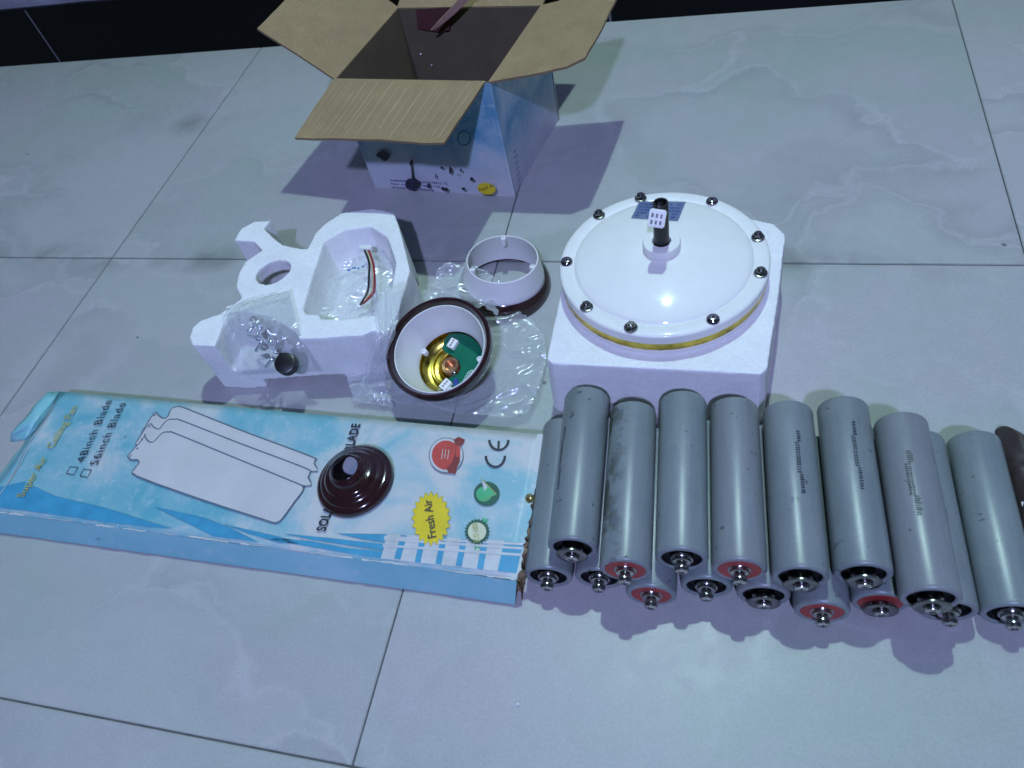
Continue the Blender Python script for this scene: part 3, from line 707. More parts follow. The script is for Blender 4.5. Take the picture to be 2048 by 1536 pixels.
patch('side_panel', f0, f1, FRc + Vector((0, -.0004, .0002)), FLc + Vector((0, -.0004, .0002)), M['side_print'], nv=8, amp=.0007, nrm=Vector((0, -1, .3)).normalized())
patch('side_panel', TL + gl_, TR + gl_, TR + Vector((0, 0, -.0004)), TL + Vector((0, 0, -.0004)), M['side_print'], nv=6, amp=0, nrm=Vector((0, 1, 0)))
# score line highlight along the front edge
def tp_(u, v, l=.0009): return at(u, v, CZ) + up * l
# torn right end: ragged corrugated strips
bm = bmesh.new(); r = random.Random(11); n_ = 46; prev = None
for i in range(n_ + 1):
    t = i / n_; p = TR.lerp(FRc, t); q0 = p + Vector((-.004, 0, .0004)); q1 = p + Vector((r.uniform(.0005, .0035) + (.004 if .55 < t < .97 and r.random() > .4 else 0), 0, -r.uniform(.002, .006))); q2 = Vector((p.x + r.uniform(-.001, .002), p.y - .008 * t, .001))
    row = [bm.verts.new(q) for q in (q0, q1, q2)]
    if prev:
        bm.faces.new((prev[0], row[0], row[1], prev[1])); bm.faces.new((prev[1], row[1], row[2], prev[2]))
    prev = row
obj('torn_end', bm, M['kraft_edge'], ct)
bm = bmesh.new(); prev = None
for i in range(n_ + 1):
    t = i / n_; p = TR.lerp(FRc, t); k_ = r.uniform(-.0022, .0012) * (1 if t > .4 else .4)
    row = [bm.verts.new(q) for q in (p + Vector((-.006, 0, .0006)), p + Vector((k_ + .0016, 0, .0004)), p + Vector((k_ + .0014, 0, -.0012)))]
    if prev: bm.faces.new((prev[0], row[0], row[1], prev[1])); bm.faces.new((prev[1], row[1], row[2], prev[2]))
    prev = row
obj('ragged_edge', bm, M['print_carton'], ct)
# left end: crumpled tuck flap standing proud
lf = [(122, 783, CZ + .001), (98, 784, CZ + .006), (70, 808, CZ + .010), (42, 842, CZ + .008), (20, 868, CZ + .001), (20, 884, CZ - .010), (50, 880, CZ + .001), (72, 862, CZ + .001), (95, 830, CZ + .001), (112, 800, CZ + .001)]
bm = bmesh.new(); vs = [bm.verts.new(at(*p)) for p in lf]; cv = bm.verts.new(at(66, 846, CZ + .012))
for i in range(len(vs)): bm.faces.new((cv, vs[i], vs[(i + 1) % len(vs)]))
bmesh.ops.subdivide_edges(bm, edges=bm.edges[:], cuts=3, use_grid_fill=True)
for v in bm.verts: v.co += up * noise.noise(v.co * 60) * .002
bmesh.ops.recalc_face_normals(bm, faces=bm.faces[:])
o = obj('tuck_flap', bm, M['side_print'], ct, True); o.modifiers.new('s', 'SOLIDIFY').thickness = .0012
bm = bmesh.new(); A_, B_ = TL, FLc; prev = None
for i in range(31):
    t = i / 30; p = A_.lerp(B_, t); kx = noise.noise(p * 60) * .003
    row = [bm.verts.new(q) for q in (p + Vector((.003, 0, .0008)), p + Vector((-.004 + kx, 0, -.001)), p + Vector((-.006 + kx, 0, -.012)), p + Vector((-.002 + kx, 0, -CZ + .002)))]
    if prev:
        for k in range(3): bm.faces.new((prev[k], row[k], row[k + 1], prev[k + 1]))
    prev = row
obj('end_panel', bm, M['side_print'], ct, True)
# whitened, scuffed front edge
r = random.Random(77); t = .01; sb = bmesh.new()
while t < .99:
    dt = r.uniform(.006, .035)
    if r.random() < .62:
        q = [FLc.lerp(FRc, min(1, t + dt * k / 5)) + Vector((0, r.uniform(-.0004, .0008), .0010)) for k in range(6)]; ribbon(q, r.uniform(.0006, .0022), 0, bm=sb)
    t += dt
tag(obj('edge_scuff', sb, M['pale_ink'], ct), kind='stuff')
# raised crease lines near the left end
cr = bmesh.new()
for a, c in (((60, 895), (0, 990)), ((48, 905), (-6, 1000)), ((118, 790), (60, 885))): ribbon(smooth_path([tp_(*a), tp_((a[0] + c[0]) / 2 + 3, (a[1] + c[1]) / 2 + 2), tp_(*c)], 5), .0009, .0003, bm=cr)
obj('crease_line', cr, M['pale_ink'], ct)
def Z5(x_, y_): return (x_ / 3.657, 760 + y_ / 3.657)
def Z6(x_, y_): return (540 + x_ / 3.491, 800 + y_ / 3.491)
def cpoly(name, pts, mat, lift): return obj(name, flat([tp_(*p, lift) for p in pts], 0), mat, ct)
# blue swooshes
cpoly('blue_swoosh', [Z5(*p) for p in ((-60, 800), (0, 785), (180, 745), (400, 850), (780, 940), (1000, 1010), (1260, 1088), (1100, 1078), (700, 1030), (400, 985), (0, 935), (-60, 925))], M['blue_ink'], .0010)
cpoly('blue_swoosh', [Z5(*p) for p in ((1130, 930), (1500, 1010), (1700, 1090), (1890, 1188), (1560, 1145), (1380, 1050))], M['blue_ink'], .0010)
cpoly('blue_swoosh', [Z5(*p) for p in ((1650, 1060), (2050, 1150), (2200, 1200), (2050, 1195), (1800, 1120))], M['blue_ink'], .0010)
for a in (((40, 965), (300, 990), (560, 1040), (790, 1060), (775, 1105), (560, 1075), (300, 1030), (0, 980)), ((90, 935), (400, 965), (800, 1010), (795, 1050), (560, 1020), (300, 980)), ((470, 935), (818, 940), (805, 995), (640, 975))):
    cpoly('blue_swoosh', [Z6(*p) for p in a], M['blue_ink'], .0010)
cpoly('pale_panel', [Z6(*p) for p in ((822, 935), (1640, 985), (1590, 1198), (775, 1108))], M['pale_ink'], .0008)
for a in (((915, 945), (958, 950), (912, 1118), (868, 1110)), ((1050, 960), (1090, 965), (1052, 1140), (1012, 1133)), ((1195, 955), (1237, 960), (1198, 1152), (1156, 1146)), ((1335, 970), (1378, 975), (1340, 1167), (1298, 1160)), ((1480, 980), (1525, 985), (1490, 1187), (1446, 1180)), ((1635, 990), (1768, 1000), (1722, 1212), (1590, 1197))):
    cpoly('blue_stripe', [Z6(*p) for p in a], M['blue_ink'], .0011)
bm = bmesh.new()
for a, c in (((800, 975), (1760, 1040)), ((790, 1020), (1750, 1085)), ((800, 960), (1770, 1010))): ribbon([tp_(*Z6(*a)), tp_(*Z6(*c))], .0024, .0005, bm=bm)
obj('pale_line', bm, M['pale_ink'], ct)
# three fan blades
bl3 = [(257, 914), (264, 921), (276, 921), (280, 928), (271, 940), (276, 954), (400, 999), (536, 1043), (550, 1047), (558, 1045), (566, 1039), (590, 1006), (607, 983), (606, 974), (599, 970), (470, 917), (353, 869), (342, 866), (328, 867), (318, 876), (308, 886), (298, 884), (291, 875), (284, 884), (272, 897)]
bl2 = [(272, 890), (291, 860), (302, 849), (309, 856), (319, 860), (325, 854), (336, 842), (353, 840), (368, 844), (480, 888), (610, 937), (620, 947), (617, 956), (605, 974), (400, 930)]
bl1 = [(284, 866), (305, 834), (312, 826), (318, 832), (328, 838), (337, 834), (343, 820), (355, 815), (372, 818), (480, 861), (622, 914), (630, 922), (629, 928), (616, 945), (400, 900)]
for k, bl in enumerate((bl1, bl2, bl3)):
    pts = smooth_path([tp_(*p, .0012 + .0003 * k) for p in bl] + [tp_(*bl[0], .0012 + .0003 * k)], 3)[:-1]
    o = cpoly_o = obj('printed_blade', flat(pts, 0), M['blade_white'], ct)
    obj('blade_outline', ribbon(pts, .0015, .0002, closed=True), M['grey_ink'], ct)
bm = bmesh.new()
for (u, v) in ((311, 832), (301, 855), (292, 872), (286, 881), (277, 899), (263, 914)):
    c = tp_(u, v, .0022); flat(disc_pts(c, Vector((.0013, 0, 0)), Vector((0, .0013, 0)), 10), 0, bm=bm)
obj('blade_hole', bm, M['grey_ink'], ct)
# lettering
def ctext(s, a, b_, h, mat, bold=0, sp=1.0, name='printed_text'):
    A, B = tp_(*a, .0026), tp_(*b_, .0026); d = (B - A).normalized(); hv = up.cross(d) * h
    return text_on(name, s, A, B, hv, mat, ct, bold, sp)
ctext('48inch Blade', (170, 926), (226, 803), .0105, M['ink'], 0.0, 1.12)
ctext('56inch Blade', (197, 932), (254, 808), .0105, M['ink'], 0.0, 1.12)
for (u, v) in ((134, 948), (161, 953)):
    q_ = [(u, v), (u + 15, v + 3), (u + 23, v - 12), (u + 7, v - 14)]
    obj('check_box', ribbon([tp_(*p, .0012) for p in q_], .0010, 0, closed=True), M['ink'], ct)
ctext('Super Air   Ceiling Fan', (50, 997), (158, 816), .0105, M['ochre'], .004)
ctext('SOLAR', (652, 1065), (672, 1004), .0098, M['ink'], .035, 1.1)
ctext('BLADE', (706, 905), (722, 850), .0098, M['ink'], .035, 1.1)
ce = bmesh.new()
def arc(c, rx, ry, a0, a1, n=16): return [tp_(c[0] + rx * math.cos(R_(a0 + (a1 - a0) * i / n)), c[1] + ry * math.sin(R_(a0 + (a1 - a0) * i / n)), .0012) for i in range(n + 1)]
ribbon(arc((991, 913), 19, 22, 0, 180), .0026, 0, bm=ce); ribbon(arc((998, 881), 19, 20, 0, 180), .0026, 0, bm=ce)
ribbon([tp_(998, 883, .0012), tp_(997, 900, .0012)], .0024, .0001, bm=ce)
obj('printed_emblem', ce, M['ink'], ct)
def emb(c, rx, ry):
    C_ = tp_(*c, .0016); return C_, tp_(c[0] + rx, c[1], .0016) - C_, tp_(c[0], c[1] - ry, .0016) - C_
# yellow starburst
C_, ax, ay = emb((863, 1038), 40, 54)
e1 = obj('yellow_starburst', flat(disc_pts(C_, ax, ay, teeth=20, depth=.82), .0001), M['yellow'], ct)
obj('starburst_outline', ribbon(disc_pts(C_, ax, ay, teeth=20, depth=.82), .0006, .0004, closed=True), M['ochre'], ct)
ctext('Fresh Air', (874, 1076), (864, 1000), .0085, M['ink'], .01)
# red award seal
C_, ax, ay = emb((893, 912), 35, 35)
obj('award_seal', flat(disc_pts(C_, ax, ay, 36, 1.0), .0001), M['grey_ink'], ct)
obj('award_seal', flat(disc_pts(C_, ax, ay, 36, .95), .0003), M['pale_ink'], ct)
obj('award_seal', flat(disc_pts(C_, ax, ay, 36, .82), .0005), M['red_ink'], ct)
cpoly('seal_ribbon', [(908, 882), (918, 876), (931, 882), (927, 890), (920, 895), (921, 925), (914, 940), (912, 950), (898, 948), (894, 938), (903, 930), (911, 912), (913, 895)], M['dred'], .0023)
cpoly('seal_ribbon', [(914, 893), (922, 897), (921, 918), (913, 916)], M['red_ink'], .0025)
bm = bmesh.new()
for k in range(3):
    ribbon([tp_(884 + 6 * k, 921 - 2 * (k % 2), .0024), tp_(887 + 6 * k, 900 + k, .0024)], .0007, 0, bm=bm)
obj('printed_text', bm, M['pale_ink'], ct)
# green leaf seal
C_, ax, ay = emb((974, 989), 26, 24)
obj('green_seal', flat(disc_pts(C_, ax, ay, 32), .0001), M['green'], ct)
obj('green_seal', flat(disc_pts(C_ - ax * .2 - ay * .05, ax, ay, 24, .62), .0003), M['lgreen'], ct)
cpoly('seal_pointer', [(961, 956), (966, 964), (992, 988), (994, 992), (968, 1001), (966, 1003), (972, 986)], M['lgreen'], .0022)
cpoly('seal_pointer', [(962, 956), (976, 976), (970, 985)], M['pale_ink'], .0024)
obj('seal_stroke', ribbon([tp_(965, 962, .0025), tp_(993, 990, .0025), tp_(966, 1004, .0025)], .0008, 0), M['ochre'], ct)
# green cog seal with ribbon tails
C_, ax, ay = emb((955, 1065), 26, 26)
cpoly('seal_ribbon', [(964, 1043), (966, 1035), (971, 1040), (978, 1037), (972, 1050), (968, 1052)], M['lgreen'], .0011)
cpoly('seal_ribbon', [(948, 1088), (950, 1102), (955, 1096), (961, 1100), (960, 1086)], M['lgreen'], .0011)
obj('cog_seal', flat(disc_pts(C_, ax, ay, teeth=22, depth=.86), .0003), M['green'], ct)
obj('cog_seal', flat(disc_pts(C_, ax, ay, 30, .70), .0005), plain('cream_ink', (.62, .64, .42), .45), ct)
ctext('ECO 100%', (960, 1086), (956, 1047), .0055, M['ochre'], .0)
bpy.context.view_layer.update()
# small scuffs
# ------------------------------------------------------------------ brown canopy cover lying on the carton
cv = empty('canopy_cover', (.531, -.352, CZ + .001)); cv['_local'] = 1; cv.rotation_euler = (R_(2), R_(-3), 0); cv.scale = (.95, .95, .74)
tag(cv, 'glossy dark brown stepped canopy cover lying on the printed carton over its lettering', 'fan canopy')
pf = [(.0415, .000), (.0425, .001), (.0425, .005), (.0405, .010), (.0375, .0125), (.0360, .0130), (.0350, .0155), (.0325, .0180), (.0300, .0192), (.0288, .0200), (.0280, .0225), (.0255, .0250), (.0225, .0262), (.0205, .0270), (.0198, .0300), (.0188, .0330), (.0180, .0340), (.0170, .0350), (.0160, .0385), (.0150, .0395), (.0142, .0385), (.0140, .0360)]
cvo = local_obj('cover_shell', lathe(pf, 96), M['brown'], cv); sm = cvo.modifiers.new('s', 'SOLIDIFY'); sm.thickness = .0012; sm.offset = -1

# ------------------------------------------------------------------ cells
CR, CL = .0218, .160
def lathe_mesh(name, prof, mat, seg=48):
    bm = lathe(prof, seg, 'Y'); me = bpy.data.meshes.new(name); bm.to_mesh(me); bm.free(); me.materials.append(mat)
    for p in me.polygons: p.use_smooth = True
    me.set_sharp_from_angle(angle=R_(40)); return me
ms = {}
wrap_prof = [(.0165, .0012), (.0172, .0003), (.0185, -.0002), (.0203, .0001), (.0214, .0012), (CR, .0034), (CR, CL - .003), (.0212, CL - .001), (.0195, CL), (.016, CL), (.016, CL - .001), (0, CL - .001)]
ms['wrap'] = lathe_mesh('wrap', wrap_prof, M['cell'], 72); ms['wrap_st'] = lathe_mesh('wrap', wrap_prof, M['cell_st'], 72)
ms['ins_k'] = lathe_mesh('insulator', [(.0168, .0010), (.0168, .0068), (.0100, .0070), (.0, .0070)], M['black'])
ms['ins_r'] = lathe_mesh('insulator', [(.0172, .0008), (.0165, .0002), (.0090, .0002), (.0, .0003)], M['red'])
ms['term'] = lathe_mesh('terminal', [(.0098, .0070), (.0098, .0004), (.0092, -.0004), (.0080, -.0005), (.0078, -.0026), (.0066, -.0034), (.0, -.0034)], M['steel'])
ms['term_b'] = lathe_mesh('terminal', [(.0095, .0070), (.0090, .0005), (.0062, .0000), (.0060, -.0040), (.0, -.0040)], M['dark_steel'])
ms['washer'] = lathe_mesh('washer', [(.0045, -.0045), (.0126, -.0045), (.0134, -.0050), (.0134, -.0059), (.0126, -.0064), (.0070, -.0064), (.0045, -.0056)], M['dark_steel'])
def screw_mesh(y0, r=.0048, h=.0042):
    bm = lathe([(r * .75, y0 + .003), (r * .75, y0), (r * .98, y0 - .0004), (r, y0 - h * .45), (r * .86, y0 - h * .85), (r * .5, y0 - h), (.0, y0 - h)], 24, 'Y')
    me = bpy.data.meshes.new('screw'); bm.to_mesh(me); bm.free(); me.materials.append(M['steel'])
    for p in me.polygons: p.use_smooth = True
    me.set_sharp_from_angle(angle=R_(40)); return me
ms['screw'] = screw_mesh(-.0065, .0060, .0048); ms['screw_w'] = screw_mesh(-.0062, .0062, .0036)
def slot_mesh(y0, L_=.0030):
    bm = bmesh.new()
    for a in (0, 90):
        b2 = box_bm(-L_, L_, y0 - .0002, y0 + .0003, -.0005, .0005); bmesh.ops.rotate(b2, verts=b2.verts[:], cent=(0, 0, 0), matrix=Matrix.Rotation(R_(a + 20), 3, 'Y'))
        me = bpy.data.meshes.new('t'); b2.to_mesh(me); b2.free(); bm.from_mesh(me); bpy.data.meshes.remove(me)
    me = bpy.data.meshes.new('cross_slot'); bm.to_mesh(me); bm.free(); me.materials.append(M['black']); return me
ms['slot'] = slot_mesh(-.0113, .0030); ms['slot_w'] = slot_mesh(-.0098, .0030)
ms['stud'] = lathe_mesh('stud', [(.0044, -.0029), (.0044, -.0065), (0, -.0065)], M['dark_steel'], 20)
def code_mesh(ang, y0, y1, seed, width=.0034, dens=.0024, rr=CR + .00015, dark=1):
    """printed code: tiny strokes wrapped on the barrel; ang is degrees from straight up, positive to +x"""
    r = random.Random(seed); bm = bmesh.new(); y = y0
    while y < y1:
        hgt = dens * r.uniform(.55, .85); wid = width * r.uniform(.75, 1.0); off = r.uniform(-.05, .05) * width
        dbl = .3 < (y - y0) / (y1 - y0) < .8
        for lane in ((0,) if not dbl else (0, 1)):
            a0 = R_(ang) + (off - lane * width * .55) / rr; a1 = a0 + wid / rr * (.5 if dbl else 1)
            vs = [bm.verts.new((rr * math.sin(a), yy, rr * math.cos(a))) for a, yy in ((a0, y), (a1, y), (a1, y + hgt), (a0, y + hgt))]; bm.faces.new(vs)
        y += dens
    me = bpy.data.meshes.new('printed_code'); bm.to_mesh(me); bm.free(); me.materials.append(M['ink']); return me
GROUP = 'grey cylindrical cells stacked in two layers'
def smudge_mesh(ang, y, sz, seed):
    r = random.Random(seed); bm = bmesh.new(); rr = CR + .00012
    n = 14; ps = [(R_(ang) + sz * math.cos(2 * math.pi * i / n) * r.uniform(.25, 1) / rr * .45, y + sz * math.sin(2 * math.pi * i / n) * r.uniform(.4, 1.1)) for i in range(n)]
    c = bm.verts.new((rr * math.sin(R_(ang)), y, rr * math.cos(R_(ang)))); vs = [bm.verts.new((rr * math.sin(a), yy, rr * math.cos(a))) for a, yy in ps]
    for i in range(n): bm.faces.new((c, vs[i], vs[(i + 1) % n]))
    me = bpy.data.meshes.new('ink_smudge'); bm.to_mesh(me); bm.free(); me.materials.append(M['grey_ink']); return me
def cell(F, ang, kind, label, stain=False, code=None, roll=0, smudge=None):
    t = empty('battery_cell', F); t['_local'] = 1; t.rotation_euler = (0, 0, R_(ang - 90)); tag(t, label, 'battery', GROUP)
    def add(name, me, parent=t, ry=0):
        o = bpy.data.objects.new(name, me); COL.objects.link(o); o.parent = parent; o.rotation_euler = (0, ry, 0); return o
    add('wrap', ms['wrap_st'] if stain else ms['wrap'])
    add('insulator', ms['ins_r'] if kind[0] == 'r' else ms['ins_k'])
    tm = add('terminal', ms['term_b'] if kind[1] == 'w' else ms['term'])
    if kind[1] == 'w':
        add('washer', ms['washer']); s = add('screw', ms['screw_w']); add('cross_slot', ms['slot_w'], s, R_(roll))
    else:
        add('stud', ms['stud']); s = add('screw', ms['screw']); add('cross_slot', ms['slot'], s, R_(roll))
    if code: add('printed_code', code_mesh(*code))
    if smudge:
        for (a_, y_, sz, sd) in smudge: add('ink_smudge', smudge_mesh(a_, y_, sz, sd))
    return t
zb, zt = .0222, .0597
bottom = [((.741, -.4255), 93.5, 'ks', 'leftmost bottom-layer cell with black end, lying against the torn end of the blade carton', None),
          ((.7865, -.4215), 93, 'ks', 'bottom-layer black-ended cell mostly hidden between the leftmost cell and the first red-ended ones', None),
          ((.8325, -.4310), 92.8, 'rs', 'bottom-layer red-ended cell showing lowest beneath the dirt-stained cell', None),
          ((.878, -.4180), 92.6, 'ks', 'bottom-layer black-ended cell just right of the leftmost bottom red end', None),
          ((.9245, -.4200), 92.4, 'kw', 'bottom-layer black-ended cell with wide washer, under the upper red-ended cell', None),
          ((.9700, -.4280), 92.2, 'rs', 'bottom-layer red-ended cell jutting out furthest, right half of the stack', None),
          ((1.0145, -.4150), 92, 'rw', 'bottom-layer cell with dark red end and washer, deep in shade under two upper cells', None),
          ((1.0640, -.4150), 91.8, 'ks', 'bottom-layer black-ended cell half covered by the rightmost upper cell', None),
          ((1.1090, -.4120), 91.6, 'ks', 'rightmost cell of all, on the floor beside the dark brown pouch', None)]
for (x_, y_), a, k, lab, cdm in bottom: cell((x_, y_, zb), a, k, lab, code=cdm, roll=x_ * 900)
topc = [((.7655, -.413), 93.2, 'kw', 'leftmost upper-layer cell with wide washer and a dark code line on its left side', False, (-50, .050, .115, 1, .0030)),
        ((.8120, -.427), 93.2, 'rs', 'upper-layer red-ended cell with greenish brown dirt stains along its barrel', True, None),
        ((.8570, -.412), 93.0, 'ks', 'upper-layer clean grey cell with black end, between the stained and the red-ended cell', False, None),
        ((.9030, -.416), 92.8, 'rs', 'upper-layer clean cell with red end, fourth from the carton', False, None),
        ((.9495, -.417), 92.6, 'kw', 'upper-layer coded cell with washer, directly right of the upper red-ended clean cell', False, (8, .065, .125, 2, .0034)),
        ((.9960, -.409), 92.4, 'kw', 'upper-layer coded cell with washer, middle one of the three coded cells on the right', False, (4, .065, .130, 3, .0032)),
        ((1.0420, -.423), 92.2, 'kw', 'rightmost upper-layer cell with bold dark code and large washer', False, (-14, .060, .120, 4, .0046, .0020))]
SM = {3: [(38, .062, .0022, 1), (36, .052, .0016, 2), (40, .090, .0012, 3)], 4: [(-12, .058, .0042, 5), (-20, .050, .0020, 6)], 5: [(20, .132, .0022, 7), (-10, .040, .0012, 9)], 0: [(10, .145, .0012, 8)], 1: [(-25, .148, .0045, 11), (-30, .136, .004, 12), (-24, .122, .003, 13), (-34, .050, .006, 14), (-30, .036, .005, 15)]}
for i_, ((x_, y_), a, k, lab, stn, cdm) in enumerate(topc): cell((x_, y_, zt), a, k, lab, stn, cdm, roll=x_ * 1300, smudge=SM.get(i_))

# ------------------------------------------------------------------ wires, bags, small things
def crumple(name, poly_px, zfun, mat, parent=None, step=.0020, amp=.006, fr=28, seed=0, fine=.0003, lim=None):
    """clear film sheet over the outline poly (points at z 0), crumpled"""
    poly = [at(u, v, 0).xy for u, v in poly_px]
    xs_ = [p.x for p in poly]; ys_ = [p.y for p in poly]
    def inside(x_, y_):
        c = False; n = len(poly); j = n - 1
        for i in range(n):
            a, b_ = poly[i], poly[j]
            if (a.y > y_) != (b_.y > y_) and x_ < (b_.x - a.x) * (y_ - a.y) / (b_.y - a.y) + a.x: c = not c
            j = i
        return c
    bm = bmesh.new(); G = {}; nx = int((max(xs_) - min(xs_)) / step) + 1; ny = int((max(ys_) - min(ys_)) / step) + 1; so = Vector((seed * 7.3, seed * 3.1, seed))
    def vert(i, k):
        if (i, k) not in G:
            x_, y_ = min(xs_) + i * step, min(ys_) + k * step; p = Vector((x_, y_, 0))
            wv = noise.noise_vector(p * 14 + so) * .010; q_ = (p + wv) * fr + so
            aq = Vector((q_.x * .55 + q_.y * .35, q_.y * 1.1 - q_.x * .5, q_.z)); rid = 1 - abs(noise.noise(aq)) * 1.8; rid2 = 1 - abs(noise.noise(aq * 2.6 + Vector((5, 0, 0)))) * 1.8
            h_ = zfun(x_, y_) + amp * (.5 + .5 * noise.noise(p * 12 - so)) + amp * .65 * max(0, rid) ** 2 + amp * .30 * max(0, rid2) ** 1.5 + fine * noise.noise(p * 190 + so)
            if lim: h_ = min(h_, lim(x_, y_))
            G[i, k] = bm.verts.new(Vector((x_, y_, max(.0012, h_))) + Vector((noise.noise(p * 90 + so), noise.noise(p * 90 - so), 0)) * .0006)
        return G[i, k]
    for i in range(nx):
        for k in range(ny):
            if inside(min(xs_) + (i + .5) * step, min(ys_) + (k + .5) * step): bm.faces.new((vert(i, k), vert(i + 1, k), vert(i + 1, k + 1), vert(i, k + 1)))
    bmesh.ops.recalc_face_normals(bm, faces=bm.faces[:])
    return obj(name, bm, mat, parent, True)
sheet = crumple('plastic_bag', [(700, 770), (745, 735), (770, 700), (790, 640), (850, 600), (915, 592), (960, 588), (1000, 600), (1022, 632), (1068, 650), (1090, 680), (1098, 725), (1086, 790), (1060, 838), (1010, 852), (930, 842), (850, 826), (790, 815), (715, 805)],
                lambda x_, y_: .003, M['film'], amp=.013, fr=20, seed=1, lim=lambda x_, y_: .005 + max(0, math.hypot(x_ - .591, y_ + .185) - .034) * .9)
tag(sheet, 'crumpled clear plastic bag spread on the floor under the circuit board cup', 'plastic bag')
o = crumple('plastic_bag', [(868, 600), (900, 560), (945, 565), (985, 580), (1020, 610), (1000, 655), (940, 640)], lambda x_, y_: .012, M['film'], amp=.016, fr=24, seed=5)
tag(o, 'small crumpled clear film bunched against the front of the canopy ring', 'plastic bag')

def drape(name, poly_px, zpl, zfun, mat, seed, amp=.004, fr=34, step=.0022, parent=None):
    poly = [at(u, v, zpl).xy for u, v in poly_px]; xs_ = [p.x for p in poly]; ys_ = [p.y for p in poly]
    def inside(x_, y_):
        c = False; j = len(poly) - 1
        for i in range(len(poly)):
            a, b_ = poly[i], poly[j]
            if (a.y > y_) != (b_.y > y_) and x_ < (b_.x - a.x) * (y_ - a.y) / (b_.y - a.y) + a.x: c = not c
            j = i
        return c
    bm = bmesh.new(); G = {}; so = Vector((seed * 5.3, seed, seed * 2.1))
    nx = int((max(xs_) - min(xs_)) / step) + 1; ny = int((max(ys_) - min(ys_)) / step) + 1
    def vert(i, k):
        if (i, k) not in G:
            x_, y_ = min(xs_) + i * step, min(ys_) + k * step; p = Vector((x_, y_, 0)); q_ = (p + noise.noise_vector(p * 20 + so) * .008) * fr + so
            q_ = Vector((q_.x * .5 + q_.y * .4, q_.y - q_.x * .5, q_.z)); rid = max(0, 1 - abs(noise.noise(q_)) * 1.8); rid2 = max(0, 1 - abs(noise.noise(q_ * 2.4)) * 1.8)
            G[i, k] = bm.verts.new((x_, y_, zfun(x_, y_) + amp * rid ** 2 + amp * .35 * rid2 ** 1.5))
        return G[i, k]
    for i in range(nx):
        for k in range(ny):
            if inside(min(xs_) + (i + .5) * step, min(ys_) + (k + .5) * step): bm.faces.new((vert(i, k), vert(i + 1, k), vert(i + 1, k + 1), vert(i, k + 1)))
    bmesh.ops.recalc_face_normals(bm, faces=bm.faces[:]); return obj(name, bm, mat, parent, True)
# bag lying in the pocket and spilling over the front right edge of the foam
pk = drape('plastic_bag', [(660, 500), (690, 478), (740, 470), (785, 490), (800, 540), (795, 610), (778, 650), (700, 648), (628, 634), (615, 600)], .05,
           lambda x_, y_: .040 + .012 * noise.noise(Vector((x_, y_, 0)) * 18), M['film'], 3, amp=.008)
tag(pk, 'clear plastic bag pushed into the foam pocket around the connector wires', 'plastic bag')
def spill(u0, u1, seed, name):
    """film hanging over the front right corner of the insert, down to the floor"""
    path = [(.60, .086, 0), (.63, .088, 0)]
    bm = bmesh.new(); G = {}; nu, nv = 26, 40
    A = [at(u, v, z_) for u, v, z_ in ((748, 590, .088), (752, 640, .088), (752, 676, .084), (738, 715, .055), (725, 760, .025), (705, 800, .006))]
    B = [at(u, v, z_) for u, v, z_ in ((806, 560, .088), (800, 630, .088), (786, 680, .080), (772, 725, .050), (775, 770, .020), (790, 815, .004))]
    A, B = smooth_path(A, 8), smooth_path(B, 8); n = len(A)
    for k in range(n):
        for i in range(nu + 1):
            s = i / nu; p = A[k].lerp(B[k], s); q_ = Vector((s * 5, k * .16, seed))
            d = (1 - abs(noise.noise(q_ * 1.3)) * 2) * .006 + (1 - abs(noise.noise(q_ * 2.9)) * 2) * .003
            G[i, k] = bm.verts.new(p + Vector((.1, -.5, .6)) * d)
    for k in range(n - 1):
        for i in range(nu): bm.faces.new((G[i, k], G[i + 1, k], G[i + 1, k + 1], G[i, k + 1]))
    return obj(name, bm, M['film'], pk, True)
spill(0, 0, 2.0, 'bag_mouth')
# wires with end connectors
wl = empty('wire_lead', at(735, 560, .06)); tag(wl, 'short lead of red, black and cream wires with white plugs in the foam pocket', 'cable')
for pts, mat in (([(729, 500), (738, 525), (738, 550), (736, 580), (728, 598), (720, 610)], 'wire_black'), ([(737, 500), (746, 525), (749, 550), (748, 582), (738, 596), (726, 607)], 'wire_red'), ([(733, 500), (742, 525), (744, 552), (743, 580), (733, 596), (723, 608)], 'wire_yel')):
    P = [at(u, v, .070 - .0006 * abs(i - 2) ** 2) for i, (u, v) in enumerate(pts)]
    obj('wire', tube(smooth_path(P, 6), .0014 if mat != 'wire_yel' else .0012), M[mat], wl, True)
def blockpx(name, u, v, z_, sx, sy, sz, rz, mat, parent, bev=.0006):
    c = at(u, v, z_); b2 = box_bm(-sx / 2, sx / 2, -sy / 2, sy / 2, -sz / 2, sz / 2, bev, 1)
    bmesh.ops.rotate(b2, verts=b2.verts[:], cent=(0, 0, 0), matrix=Matrix.Rotation(R_(rz), 3, 'Z')); bmesh.ops.translate(b2, verts=b2.verts[:], vec=c); return obj(name, b2, mat, parent)
blockpx('plug', 732, 497, .068, .016, .007, .006, -3, M['white_plastic'], wl); blockpx('plug', 720, 612, .060, .007, .006, .005, 30, M['white_plastic'], wl)
bp_m = plain('blue_print', (.14, .24, .42), .5)
for u, v, sx in ((698, 540, .004), (708, 536, .0055), (717, 537, .003), (726, 533, .004)): blockpx('bag_print', u, v, .062, sx, .0032, .0003, 8, bp_m, pk, 0)
